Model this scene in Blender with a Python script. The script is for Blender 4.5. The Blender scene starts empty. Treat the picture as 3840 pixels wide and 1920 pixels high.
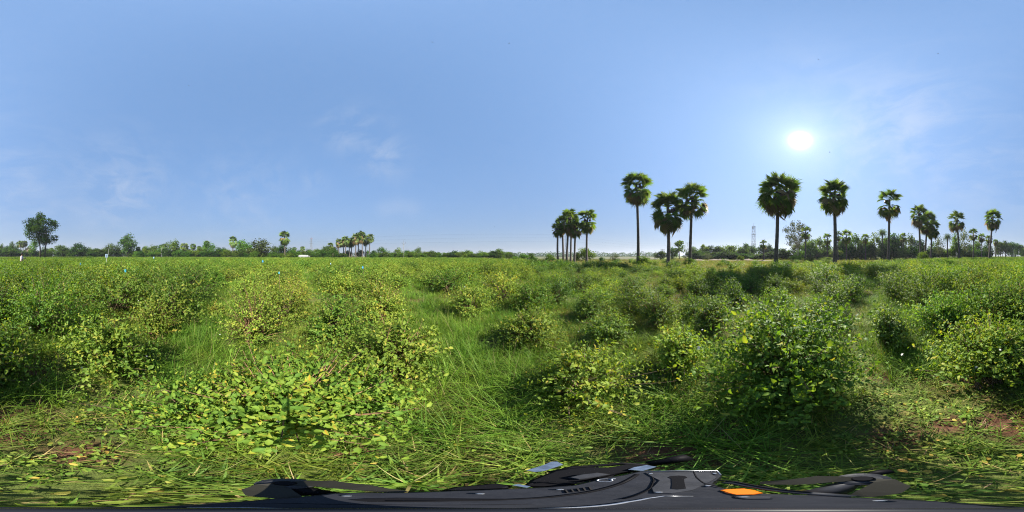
import bpy, math, random
import numpy as np
from mathutils import Vector, Matrix

random.seed(7)
RNG = np.random.default_rng(7)
R = math.radians
PI = math.pi
sc = bpy.context.scene

# ------------------------------------------------------------------ camera, sky, sun, exposure
CAM_H = 1.45
cd = bpy.data.cameras.new('camera')
cd.type = 'PANO'
try:
    cd.panorama_type = 'EQUIRECTANGULAR'
except Exception:
    pass
try:
    cd.cycles.panorama_type = 'EQUIRECTANGULAR'
except Exception:
    pass
cd.clip_start = 0.02
cd.clip_end = 12000
cam = bpy.data.objects.new('camera', cd)
cam.location = (0, 0, CAM_H)
cam.rotation_euler = (R(90), 0, 0)
sc.collection.objects.link(cam)
sc.camera = cam

SUN_AZ, SUN_EL = R(101.3), R(40.6)          # azimuth clockwise from +Y
SDIR = Vector((math.cos(SUN_EL) * math.sin(SUN_AZ), math.cos(SUN_EL) * math.cos(SUN_AZ), math.sin(SUN_EL)))
SUN_STRENGTH, SKY_STRENGTH, EXPOSURE = 5.0, 0.055, 1.62

w = bpy.data.worlds.new('World')
sc.world = w
w.use_nodes = True
nt = w.node_tree
nt.nodes.clear()


def N(nt, typ, **kw):
    n = nt.nodes.new(typ)
    for k, v in kw.items():
        if k.startswith('i_'):
            n.inputs[int(k[2:])].default_value = v
        else:
            setattr(n, k, v)
    return n


def link(nt, a, b):
    nt.links.new(a, b)


def wmath(op, a, b=None, clamp=False):
    n = nt.nodes.new('ShaderNodeMath')
    n.operation = op
    n.use_clamp = clamp
    for i, s in enumerate((a, b)):
        if s is None:
            continue
        if isinstance(s, (int, float)):
            n.inputs[i].default_value = s
        else:
            nt.links.new(s, n.inputs[i])
    return n.outputs[0]


def dirv(X, Y):
    """direction vector seen at pixel (X, Y) of the 3840x1920 panorama"""
    a = R(X / 3840 * 360 - 180)
    e = R(90 - Y / 1920 * 180)
    return Vector((math.cos(e) * math.sin(a), math.cos(e) * math.cos(a), math.sin(e)))


sky = N(nt, 'ShaderNodeTexSky', sky_type='NISHITA', sun_disc=False, sun_elevation=SUN_EL, sun_rotation=SUN_AZ,
        altitude=0.0, air_density=1.0, dust_density=0.25, ozone_density=1.6)
tc = N(nt, 'ShaderNodeTexCoord')
dirn = N(nt, 'ShaderNodeVectorMath', operation='NORMALIZE')
link(nt, tc.outputs['Generated'], dirn.inputs[0])


def lobe(vec, sharp):
    """exp(-sharp*(1-cos)) around a direction"""
    d = N(nt, 'ShaderNodeVectorMath', operation='DOT_PRODUCT')
    link(nt, dirn.outputs[0], d.inputs[0])
    d.inputs[1].default_value = vec
    return wmath('EXPONENT', wmath('MULTIPLY', wmath('SUBTRACT', d.outputs['Value'], 1.0), sharp))


def mixcol(a, b, fac, mode='MIX'):
    m = N(nt, 'ShaderNodeMix', data_type='RGBA', blend_type=mode)
    for s, sock in ((fac, m.inputs[0]), (a, m.inputs[6]), (b, m.inputs[7])):
        if isinstance(s, (int, float)):
            sock.default_value = s
        elif isinstance(s, tuple):
            sock.default_value = s
        else:
            link(nt, s, sock)
    return m.outputs[2]


# film-like compression of the sky's range, and the dusty band of air low over the horizon
pw = N(nt, 'ShaderNodeSeparateColor')
link(nt, sky.outputs[0], pw.inputs[0])
cb = N(nt, 'ShaderNodeCombineColor')
for i_, (k_, p_) in enumerate(((1.20, .30), (2.04, .30), (3.32, .30))):
    link(nt, wmath('MULTIPLY', wmath('POWER', pw.outputs[i_], p_), k_), cb.inputs[i_])
sx = N(nt, 'ShaderNodeSeparateXYZ')
link(nt, dirn.outputs[0], sx.inputs[0])
hz = wmath('EXPONENT', wmath('MULTIPLY', wmath('MAXIMUM', sx.outputs[2], 0.0), -4.5))
bal = mixcol(cb.outputs[0], mixcol(cb.outputs[0], (0.97, 0.69, 0.52, 1), 1.0, 'MULTIPLY'), hz)
# thin cirrus
mp = N(nt, 'ShaderNodeMapping')
mp.inputs['Rotation'].default_value = (0.5, 0.35, 0.6)
mp.inputs['Scale'].default_value = (1.6, 4.5, 5.5)
link(nt, dirn.outputs[0], mp.inputs[0])
nz = N(nt, 'ShaderNodeTexNoise')
nz.inputs['Scale'].default_value = 2.2
nz.inputs['Detail'].default_value = 7
nz.inputs['Roughness'].default_value = 0.58
nz.inputs['Distortion'].default_value = 0.5
link(nt, mp.outputs[0], nz.inputs['Vector'])
mask = None
for (X, Y, s, a) in ((430, 710, 26, .7), (60, 700, 22, .5), (1320, 490, 120, .75), (1440, 590, 120, .65), (1170, 690, 300, .4),
                     (3350, 480, 16, .8), (3600, 620, 14, .5), (900, 770, 20, .4), (3100, 300, 30, .3)):
    l = wmath('MULTIPLY', lobe(dirv(X, Y), s), a)
    mask = l if mask is None else wmath('MAXIMUM', mask, l)
cl = wmath('MULTIPLY', wmath('SUBTRACT', nz.outputs[0], 0.40), 3.4, True)
cl = wmath('MULTIPLY', wmath('MULTIPLY', cl, mask, True), 0.6, True)
cl = wmath('ADD', cl, wmath('MULTIPLY', wmath('MULTIPLY', wmath('ADD', wmath('ADD', lobe(dirv(1440, 783), 900.0), lobe(dirv(1490, 772), 800.0)), lobe(dirv(1545, 780), 900.0)), nz.outputs[0]), 0.36), True)
withcl = mixcol(bal, (3.6, 4.1, 5.0, 1), cl)
# the sun's aureole: forward scattering around the disc, and the glare of the disc itself
core = wmath('MULTIPLY', lobe(SDIR, 1700.0), 18.0)
mid = wmath('ADD', wmath('MULTIPLY', lobe(SDIR, 60.0), 1.0), wmath('MULTIPLY', lobe(SDIR, 400.0), 1.6))
wide = wmath('MULTIPLY', lobe(SDIR, 3.4), 1.15)
glow = wmath('ADD', wmath('ADD', core, mid), 0.0)
gcol = mixcol((0, 0, 0, 1), (1.0, 0.97, 0.93, 1), 1.0)
sc1 = N(nt, 'ShaderNodeVectorMath', operation='SCALE')
sc1.inputs[0].default_value = (1.0, 0.97, 0.94)
link(nt, glow, sc1.inputs['Scale'])
sc2 = N(nt, 'ShaderNodeVectorMath', operation='SCALE')
sc2.inputs[0].default_value = (0.74, 0.85, 1.0)
link(nt, wide, sc2.inputs['Scale'])
ad = N(nt, 'ShaderNodeVectorMath', operation='ADD')
link(nt, sc1.outputs[0], ad.inputs[0])
link(nt, sc2.outputs[0], ad.inputs[1])
ad2 = N(nt, 'ShaderNodeVectorMath', operation='ADD')
link(nt, ad.outputs[0], ad2.inputs[0])
link(nt, withcl, ad2.inputs[1])
bg = N(nt, 'ShaderNodeBackground')
bg.inputs['Strength'].default_value = SKY_STRENGTH
link(nt, ad2.outputs[0], bg.inputs['Color'])
wo = N(nt, 'ShaderNodeOutputWorld')
link(nt, bg.outputs[0], wo.inputs['Surface'])

sl = bpy.data.lights.new('sun', 'SUN')
sl.energy = SUN_STRENGTH
sl.angle = R(0.53)
sl.color = (1.0, 0.94, 0.84)
so = bpy.data.objects.new('sun', sl)
so.rotation_euler = (-SDIR).to_track_quat('-Z', 'Y').to_euler()
so.location = (0, 0, 60)
sc.collection.objects.link(so)

sc.view_settings.view_transform = 'Standard'
sc.view_settings.look = 'None'
sc.view_settings.exposure = EXPOSURE
sc.view_settings.gamma = 1.0
sc.render.engine = 'CYCLES'
sc.cycles.use_denoising = True
sc.cycles.denoising_prefilter = 'NONE'
sc.cycles.filter_width = 1.1
sc.cycles.max_bounces = 6
sc.cycles.diffuse_bounces = 3
sc.cycles.glossy_bounces = 2
sc.cycles.transmission_bounces = 3
sc.cycles.transparent_max_bounces = 4
sc.cycles.volume_bounces = 0

# ------------------------------------------------------------------ helpers
COL = sc.collection


def az_of(X):
    return X / 3840 * 360 - 180


def P(X, D, z=0.0):
    """ground point on the bearing of panorama column X, D metres away"""
    a = R(az_of(X))
    return Vector((D * math.sin(a), D * math.cos(a), z))


def Z(Y, D):
    """height at distance D that stands at panorama row Y"""
    return CAM_H + D * math.tan(R(90 - Y / 1920 * 180))


def DIST(Y, z=0.0):
    return (CAM_H - z) / math.tan(R(Y / 1920 * 180 - 90))


def mesh_from(name, V, F, mats=(), v=None, smooth=False, midx=None):
    """V (n,3), F (m,k) uniform polygons"""
    V = np.asarray(V, dtype=np.float32)
    F = np.asarray(F, dtype=np.int32)
    me = bpy.data.meshes.new(name)
    k = F.shape[1]
    me.vertices.add(len(V))
    me.vertices.foreach_set('co', V.ravel())
    me.loops.add(F.size)
    me.loops.foreach_set('vertex_index', F.ravel())
    me.polygons.add(len(F))
    me.polygons.foreach_set('loop_start', np.arange(0, F.size, k, dtype=np.int32))
    me.polygons.foreach_set('loop_total', np.full(len(F), k, dtype=np.int32))
    if midx is not None:
        me.polygons.foreach_set('material_index', np.asarray(midx, dtype=np.int32))
    if smooth:
        me.polygons.foreach_set('use_smooth', np.ones(len(F), dtype=bool))
    me.update(calc_edges=True)
    if v is not None:
        a = me.attributes.new('v', 'FLOAT', 'POINT')
        a.data.foreach_set('value', np.asarray(v, dtype=np.float32))
    for m in mats:
        me.materials.append(m)
    return me


class MB:
    """collects shapes, builds one mesh"""

    def __init__(self):
        self.V, self.F, self.M, self.n = [], [], [], 0

    def add(self, V, F, m=0):
        self.V += [tuple(p) for p in V]
        self.F += [tuple(i + self.n for i in f) for f in F]
        self.M += [m] * len(F)
        self.n += len(V)

    def box(self, c, s, rot=None, m=0):
        V = []
        for dx in (-.5, .5):
            for dy in (-.5, .5):
                for dz in (-.5, .5):
                    p = Vector((dx * s[0], dy * s[1], dz * s[2]))
                    if rot is not None:
                        p = rot @ p
                    V.append(p + Vector(c))
        self.add(V, [(0, 1, 3, 2), (4, 6, 7, 5), (0, 4, 5, 1), (2, 3, 7, 6), (0, 2, 6, 4), (1, 5, 7, 3)], m)

    def tube(self, pts, rad, n=6, m=0, cap=True):
        pts = [Vector(p) for p in pts]
        if isinstance(rad, (int, float)):
            rad = [rad] * len(pts)
        V, F = [], []
        up = Vector((0.3, 0.2, 1)).normalized()
        for i, p in enumerate(pts):
            t = (pts[min(i + 1, len(pts) - 1)] - pts[max(i - 1, 0)]).normalized()
            s = t.cross(up)
            if s.length < 1e-3:
                s = t.cross(Vector((1, 0, 0)))
            s.normalize()
            u = s.cross(t)
            for k in range(n):
                a = 2 * PI * k / n
                V.append(p + (s * math.cos(a) + u * math.sin(a)) * rad[i])
        for i in range(len(pts) - 1):
            for k in range(n):
                a, b = i * n + k, i * n + (k + 1) % n
                F.append((a, b, b + n, a + n))
        if cap:
            F.append(tuple(range(n - 1, -1, -1)))
            F.append(tuple(range((len(pts) - 1) * n, len(pts) * n)))
        self.add(V, F, m)

    def prism(self, poly, z0, z1, m=0, inset=0.0):
        """poly: list of (x, y) counter-clockwise; top edge bevelled by inset"""
        n = len(poly)
        cx = sum(p[0] for p in poly) / n
        cy = sum(p[1] for p in poly) / n
        V = [(x, y, z0) for x, y in poly]
        if inset:
            h = z1 - z0
            V += [(x, y, z1 - min(inset, h * .5)) for x, y in poly]
            for x, y in poly:
                d = math.hypot(x - cx, y - cy) or 1
                V.append((x - (x - cx) / d * inset, y - (y - cy) / d * inset, z1))
            L = 3
        else:
            V += [(x, y, z1) for x, y in poly]
            L = 2
        F = []
        for l in range(L - 1):
            for i in range(n):
                j = (i + 1) % n
                F.append((l * n + i, l * n + j, (l + 1) * n + j, (l + 1) * n + i))
        F.append(tuple(range(n - 1, -1, -1)))
        F.append(tuple(range((L - 1) * n, L * n)))
        self.add(V, F, m)

    def mesh(self, name, mats, smooth=False):
        me = bpy.data.meshes.new(name)
        me.from_pydata(self.V, [], self.F)
        me.polygons.foreach_set('material_index', self.M)
        if smooth:
            me.polygons.foreach_set('use_smooth', [True] * len(self.F))
        for m_ in (mats if isinstance(mats, (list, tuple)) else [mats]):
            me.materials.append(m_)
        me.update()
        return me

    def build(self, name, mats, parent=None, smooth=False):
        return obj(name, self.mesh(name, mats, smooth), parent)


def obj(name, me, parent=None, mw=None):
    o = bpy.data.objects.new(name, me)
    COL.objects.link(o)
    if parent is not None:
        o.parent = parent
    if mw is not None:
        o.matrix_local = mw
    return o


def tag(o, label=None, cat=None, group=None, kind=None):
    if label:
        o['label'] = label
    if cat:
        o['category'] = cat
    if group:
        o['group'] = group
    if kind:
        o['kind'] = kind
    return o


def empty(name, loc, rz=0.0, s=(1, 1, 1)):
    o = bpy.data.objects.new(name, None)
    COL.objects.link(o)
    o.empty_display_size = 0.1
    o.location = loc
    o.rotation_euler = (0, 0, rz)
    o.scale = s
    return o


def unlinked(name, me):
    return bpy.data.objects.new(name, me)


# ------------------------------------------------------------------ materials
def mat_new(name):
    m = bpy.data.materials.new(name)
    m.use_nodes = True
    m.node_tree.nodes.clear()
    return m


def ramp(nt, stops, interp='LINEAR'):
    r = nt.nodes.new('ShaderNodeValToRGB')
    r.color_ramp.interpolation = interp
    e = r.color_ramp.elements
    while len(e) < len(stops):
        e.new(0.5)
    for el, (p, c) in zip(e, stops):
        el.position = p
        el.color = (*c, 1)
    return r


def leaf_mat(name, stops, trans=0.35, rough=0.5, spec=0.35, hue=0.03, val=0.35):
    m = mat_new(name)
    t = m.node_tree
    at = N(t, 'ShaderNodeAttribute', attribute_name='v')
    rp = ramp(t, stops)
    link(t, at.outputs['Fac'], rp.inputs[0])
    oi = N(t, 'ShaderNodeObjectInfo')
    hs = N(t, 'ShaderNodeHueSaturation')
    mr = N(t, 'ShaderNodeMapRange')
    mr.inputs[3].default_value = 0.5 - hue
    mr.inputs[4].default_value = 0.5 + hue * 0.6
    link(t, oi.outputs['Random'], mr.inputs[0])
    link(t, mr.outputs[0], hs.inputs['Hue'])
    wn = N(t, 'ShaderNodeTexWhiteNoise', noise_dimensions='1D')
    link(t, oi.outputs['Random'], wn.inputs['W'])
    mv = N(t, 'ShaderNodeMapRange')
    mv.inputs[3].default_value = 1 - val
    mv.inputs[4].default_value = 1 + val
    link(t, wn.outputs['Value'], mv.inputs[0])
    link(t, mv.outputs[0], hs.inputs['Value'])
    link(t, rp.outputs[0], hs.inputs['Color'])
    pb = N(t, 'ShaderNodeBsdfPrincipled')
    pb.inputs['Roughness'].default_value = rough
    pb.inputs['Specular IOR Level'].default_value = spec
    link(t, hs.outputs[0], pb.inputs['Base Color'])
    tr = N(t, 'ShaderNodeBsdfTranslucent')
    tm = N(t, 'ShaderNodeMix', data_type='RGBA', blend_type='MULTIPLY')
    tm.inputs[0].default_value = 1.0
    tm.inputs[7].default_value = (1.35, 1.25, 0.45, 1)
    link(t, hs.outputs[0], tm.inputs[6])
    link(t, tm.outputs[2], tr.inputs['Color'])
    mx = N(t, 'ShaderNodeMixShader')
    mx.inputs[0].default_value = trans
    link(t, pb.outputs[0], mx.inputs[1])
    link(t, tr.outputs[0], mx.inputs[2])
    out = N(t, 'ShaderNodeOutputMaterial')
    link(t, mx.outputs[0], out.inputs['Surface'])
    return m


def plain(name, c, rough=0.6, metal=0.0, spec=0.4, noise=0.0, scale=8.0, bump=0.0, c2=None, stretch=(1, 1, 1)):
    m = mat_new(name)
    t = m.node_tree
    pb = N(t, 'ShaderNodeBsdfPrincipled')
    pb.inputs['Base Color'].default_value = (*c, 1)
    pb.inputs['Roughness'].default_value = rough
    pb.inputs['Metallic'].default_value = metal
    pb.inputs['Specular IOR Level'].default_value = spec
    if noise or c2 or bump:
        co = N(t, 'ShaderNodeTexCoord')
        mp_ = N(t, 'ShaderNodeMapping')
        mp_.inputs['Scale'].default_value = stretch
        link(t, co.outputs['Object'], mp_.inputs[0])
        nz_ = N(t, 'ShaderNodeTexNoise')
        nz_.inputs['Scale'].default_value = scale
        nz_.inputs['Detail'].default_value = 5
        link(t, mp_.outputs[0], nz_.inputs['Vector'])
        c2 = c2 or tuple(x * (1 - noise) for x in c)
        rp = ramp(t, [(0.35, c2), (0.65, c)])
        link(t, nz_.outputs[0], rp.inputs[0])
        link(t, rp.outputs[0], pb.inputs['Base Color'])
        if bump:
            b = N(t, 'ShaderNodeBump')
            b.inputs['Strength'].default_value = bump
            b.inputs['Distance'].default_value = 0.02
            link(t, nz_.outputs[0], b.inputs['Height'])
            link(t, b.outputs[0], pb.inputs['Normal'])
    out = N(t, 'ShaderNodeOutputMaterial')
    link(t, pb.outputs[0], out.inputs['Surface'])
    return m


M = {}
# bush leaves: v = leaf individuality (0 dark .. 1 yellowing)
M['leaf_green'] = leaf_mat('leaf_green', [(0, (0.039, 0.093, 0.013)), (.45, (0.095, 0.186, 0.021)), (.75, (0.163, 0.246, 0.031)), (.92, (0.235, 0.285, 0.039)), (1, (0.359, 0.285, 0.039))], .45, .55, .22, .014, .24)
M['leaf_yellow'] = leaf_mat('leaf_yellow', [(0, (0.050, 0.100, 0.013)), (.35, (0.128, 0.210, 0.025)), (.7, (0.209, 0.287, 0.037)), (.9, (0.299, 0.320, 0.050)), (1, (0.421, 0.277, 0.039))], .45, .58, .2, .016, .24)
M['leaf_dark'] = leaf_mat('leaf_dark', [(0, (0.032, 0.080, 0.014)), (.5, (0.082, 0.156, 0.026)), (.8, (0.142, 0.225, 0.035)), (1, (0.240, 0.269, 0.049))], .45, .52, .25, .014, .24)  # darker tone; the backlit shade of sunward bushes is put into it
M['leaf_big'] = leaf_mat('leaf_big', [(0, (0.042, 0.101, 0.014)), (.5, (0.106, 0.202, 0.025)), (.82, (0.190, 0.276, 0.034)), (.95, (0.296, 0.308, 0.040)), (1, (0.423, 0.255, 0.028))], .45, .6, .18, .01, .1)
M['grass'] = leaf_mat('grass', [(0, (0.055, 0.111, 0.014)), (.5, (0.122, 0.208, 0.024)), (.85, (0.200, 0.253, 0.039)), (1, (0.378, 0.293, 0.110))], .45, .6, .2, .03, .3)
M['grass_lush'] = leaf_mat('grass_lush', [(0, (0.059, 0.130, 0.014)), (.6, (0.125, 0.234, 0.022)), (1, (0.206, 0.280, 0.039))], .45, .55, .2, .015, .2)
M['grass_dry'] = leaf_mat('grass_dry', [(0, (.08, .11, .025)), (.5, (.17, .19, .05)), (.8, (.25, .23, .08)), (1, (.34, .27, .13))], .3, .6, .2, .02, .22)
M['straw'] = leaf_mat('straw', [(0, (.085, .045, .028)), (.6, (.17, .10, .062)), (1, (.27, .18, .11))], .15, .7, .2, .01, .2)
M['cover'] = leaf_mat('cover', [(0, (0.046, 0.099, 0.016)), (.5, (0.115, 0.198, 0.025)), (.85, (0.207, 0.261, 0.039)), (1, (0.380, 0.271, 0.049))], .4, .6, .2, .03, .25)
M['tree_leaf'] = leaf_mat('tree_leaf', [(0, (.018, .042, .012)), (.5, (.042, .098, .016)), (1, (.085, .150, .026))], .45, .75, .06, .03, .3)
M['tree_leaf_light'] = leaf_mat('tree_leaf_light', [(0, (.040, .090, .014)), (.5, (.080, .160, .020)), (1, (.13, .21, .03))], .46, .75, .06, .03, .25)
M['tree_leaf_olive'] = leaf_mat('tree_leaf_olive', [(0, (.040, .055, .016)), (.5, (.070, .095, .025)), (1, (.115, .135, .035))], .25, .75, .06, .02, .2)
M['tree_leaf_pale'] = leaf_mat('tree_leaf_pale', [(0, (.06, .085, .045)), (.5, (.10, .13, .06)), (1, (.16, .18, .09))], .3, .75, .06, .02, .2)
M['frond'] = leaf_mat('frond', [(0, (0.041, 0.080, 0.014)), (.5, (0.085, 0.153, 0.020)), (1, (0.179, 0.241, 0.030))], .5, .75, .08, .02, .25)
M['frond_grey'] = leaf_mat('frond_grey', [(0, (0.054, 0.098, 0.030)), (.5, (0.108, 0.173, 0.055)), (1, (0.198, 0.265, 0.100))], .3, .75, .1, .02, .25)
M['frond_dry'] = leaf_mat('frond_dry', [(0, (0.075, 0.056, 0.022)), (.5, (0.150, 0.112, 0.042)), (1, (0.275, 0.213, 0.080))], .2, .65, .2, .02, .3)
M['twig'] = plain('twig', (.16, .105, .06), .8, noise=.5, scale=30)
M['twig_red'] = plain('twig_red', (.26, .14, .08), .8, noise=.4, scale=30)
M['bark'] = plain('bark', (.13, .10, .075), .9, noise=.55, scale=6, bump=.6)
M['bark_pale'] = plain('bark_pale', (.36, .32, .26), .9, noise=.45, scale=6, bump=.4)
M['palm_bark'] = plain('palm_bark', (.105, .085, .07), .92, scale=3.0, c2=(.045, .038, .034), bump=.9, stretch=(1, 1, 7))
M['petal'] = plain('petal', (.36, .36, .33), .7)
M['fruit'] = plain('fruit', (.030, .018, .014), .45, noise=.4, scale=4)


# ------------------------------------------------------------------ ground
SOIL = ((3354, .70, .10), (3560, .86, .08), (3785, .88, .14), (330, .54, .09), (3290, 1.6, .12), (150, 1.75, .14), (40, .74, .10), (2480, .52, .08), (1330, .55, .06))


def ground_material():
    m = mat_new('field_ground')
    t = m.node_tree
    ge = N(t, 'ShaderNodeNewGeometry')

    def noise(scale, det=4, rough=.55):
        n = N(t, 'ShaderNodeTexNoise')
        n.inputs['Scale'].default_value = scale
        n.inputs['Detail'].default_value = det
        n.inputs['Roughness'].default_value = rough
        link(t, ge.outputs['Position'], n.inputs['Vector'])
        return n.outputs[0]

    soil = ramp(t, [(.3, (.045, .020, .013)), (.55, (.090, .042, .025)), (.75, (.16, .088, .054))])
    link(t, noise(9, 8, .65), soil.inputs[0])
    moss = ramp(t, [(.3, (.040, .055, .014)), (.6, (.085, .105, .026)), (.8, (.14, .12, .05))])
    link(t, noise(2.5, 6, .6), moss.inputs[0])
    far = ramp(t, [(.3, (.085, .105, .028)), (.5, (.13, .145, .042)), (.72, (.21, .19, .075))])
    link(t, noise(.16, 6, .6), far.inputs[0])
    m1 = N(t, 'ShaderNodeMix', data_type='RGBA')
    f1 = ramp(t, [(.34, (0, 0, 0)), (.52, (1, 1, 1))])
    link(t, noise(1.3, 5, .6), f1.inputs[0])
    link(t, f1.outputs[0], m1.inputs[0])
    link(t, soil.outputs[0], m1.inputs[6])
    link(t, moss.outputs[0], m1.inputs[7])
    msk = None
    for (X_, r_, rad_) in SOIL:
        dn = N(t, 'ShaderNodeVectorMath', operation='DISTANCE')
        link(t, ge.outputs['Position'], dn.inputs[0])
        dn.inputs[1].default_value = P(X_, r_)
        mk = N(t, 'ShaderNodeMapRange', interpolation_type='SMOOTHSTEP')
        mk.inputs[1].default_value = rad_ * .7
        mk.inputs[2].default_value = rad_ * 2.2
        mk.inputs[3].default_value = 1.0
        mk.inputs[4].default_value = 0.0
        link(t, dn.outputs['Value'], mk.inputs[0])
        if msk is None:
            msk = mk.outputs[0]
        else:
            mm = N(t, 'ShaderNodeMath', operation='MAXIMUM')
            link(t, msk, mm.inputs[0])
            link(t, mk.outputs[0], mm.inputs[1])
            msk = mm.outputs[0]
    m1b = N(t, 'ShaderNodeMix', data_type='RGBA')
    link(t, msk, m1b.inputs[0])
    link(t, m1.outputs[2], m1b.inputs[6])
    link(t, soil.outputs[0], m1b.inputs[7])
    m1 = m1b
    ln = N(t, 'ShaderNodeVectorMath', operation='LENGTH')
    link(t, ge.outputs['Position'], ln.inputs[0])
    mr = N(t, 'ShaderNodeMapRange', interpolation_type='SMOOTHSTEP')
    mr.inputs[1].default_value = 4
    mr.inputs[2].default_value = 22
    link(t, ln.outputs['Value'], mr.inputs[0])
    m2 = N(t, 'ShaderNodeMix', data_type='RGBA')
    link(t, mr.outputs[0], m2.inputs[0])
    link(t, m1.outputs[2], m2.inputs[6])
    link(t, far.outputs[0], m2.inputs[7])
    pb = N(t, 'ShaderNodeBsdfPrincipled')
    pb.inputs['Roughness'].default_value = .95
    pb.inputs['Specular IOR Level'].default_value = .1
    link(t, m2.outputs[2], pb.inputs['Base Color'])
    bp = N(t, 'ShaderNodeBump')
    bp.inputs['Strength'].default_value = .8
    bp.inputs['Distance'].default_value = .03
    link(t, noise(22, 8, .7), bp.inputs['Height'])
    link(t, bp.outputs[0], pb.inputs['Normal'])
    out = N(t, 'ShaderNodeOutputMaterial')
    link(t, pb.outputs[0], out.inputs['Surface'])
    return m


GN_PH = RNG.uniform(0, 6.28, (8, 2))
GN_K = RNG.normal(0, 1, (8, 2)) * np.array([[.6], [.9], [1.3], [1.8], [2.6], [3.4], [4.6], [6]])
GN_A = np.array([.020, .018, .015, .012, .009, .007, .005, .004])


def gz(x, y):
    """gentle unevenness of the soil"""
    x = np.asarray(x, float)
    y = np.asarray(y, float)
    z = np.zeros_like(x)
    for k in range(8):
        z = z + GN_A[k] * np.sin(GN_K[k, 0] * x + GN_PH[k, 0]) * np.cos(GN_K[k, 1] * y + GN_PH[k, 1])
    r = np.hypot(x, y)
    return z * np.clip(1.2 - r / 60, 0, 1)


def build_ground():
    rings = np.concatenate([np.arange(0.15, 4, .15), np.geomspace(4, 60, 40), np.geomspace(66, 5000, 26)])
    na = 144
    V = [(0, 0, 0)]
    a = np.arange(na) * 2 * PI / na
    for r in rings:
        x, y = r * np.sin(a), r * np.cos(a)
        V += list(zip(x, y, gz(x, y)))
    F = []
    for k in range(na):
        F.append((0, 1 + (k + 1) % na, 1 + k, 0))
    V = np.array(V)
    F3 = np.array([(0, 1 + (k + 1) % na, 1 + k) for k in range(na)])
    i0 = (np.arange(len(rings) - 1)[:, None] * na + 1)
    k = np.arange(na)[None, :]
    k2 = (k + 1) % na
    Q1 = np.stack([i0 + k, i0 + k2, i0 + na + k2], -1).reshape(-1, 3)
    Q2 = np.stack([i0 + k, i0 + na + k2, i0 + na + k], -1).reshape(-1, 3)
    F = np.concatenate([F3, Q1, Q2])
    me = mesh_from('ground', V, F, [ground_material()], smooth=True)
    o = obj('ground', me)
    tag(o, 'uneven reddish brown soil and turf of the flat field', None, None, 'structure')


build_ground()


def sheet(name, poly, z, mat, label):
    n = len(poly)
    me = bpy.data.meshes.new(name)
    me.from_pydata([(p.x, p.y, z) for p in poly], [], [tuple(range(n))])
    me.materials.append(mat)
    me.update()
    o = obj(name, me)
    if o.data.polygons[0].normal.z < 0:
        o.data.flip_normals()
    tag(o, label, None, None, 'structure')
    return o


M['dryfield'] = plain('dryfield', (.105, .095, .045), .95, scale=.05, c2=(.075, .085, .032))
sheet('dry_field', [P(1930, 62), P(2100, 60), P(2300, 62), P(2460, 66), P(2480, 260), P(2300, 330), P(2100, 340), P(1930, 300)], .006, M['dryfield'],
      'tan dry field beyond the green field behind the palms')


# ------------------------------------------------------------------ leaf scatter
LEAF8_V = np.array([(0, 0, 0), (-.27, .30, .11), (.27, .30, .11), (0, .34, .02), (-.22, .66, .06), (.22, .66, .06), (0, .70, -.04), (0, 1, -.24)])
LEAF8_F = np.array([(0, 3, 1), (0, 2, 3), (1, 3, 6), (1, 6, 4), (3, 2, 5), (3, 5, 6), (4, 6, 7), (6, 5, 7)])
LEAF8_RIB = np.array([.12, -.07, -.07, .10, -.09, -.09, .08, .02])
LEAF2_V = np.array([(0, 0, 0), (-.30, .5, .07), (.30, .5, .07), (0, 1, -.1)])
LEAF2_F = np.array([(0, 3, 1), (0, 2, 3)])


def norm(a):
    return a / np.maximum(np.linalg.norm(a, axis=-1, keepdims=True), 1e-9)


def scatter(TV, TF, pos, d, n, size, wid=None):
    """place a template at each pos; d = length axis, n = approximate normal"""
    d = norm(d)
    x = norm(np.cross(d, n))
    z = np.cross(x, d)
    B = np.stack([x, d, z], -1)                       # (N,3,3) columns
    T = TV[None] * size[:, None, None]
    if wid is not None:
        T = T * np.stack([wid, np.ones_like(wid), np.ones_like(wid)], -1)[:, None, :]
    V = np.einsum('nij,nkj->nki', B, T) + pos[:, None, :]
    Nn, k = len(pos), len(TV)
    F = (TF[None] + (np.arange(Nn) * k)[:, None, None]).reshape(-1, TF.shape[1])
    return V.reshape(-1, 3), F, k


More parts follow.
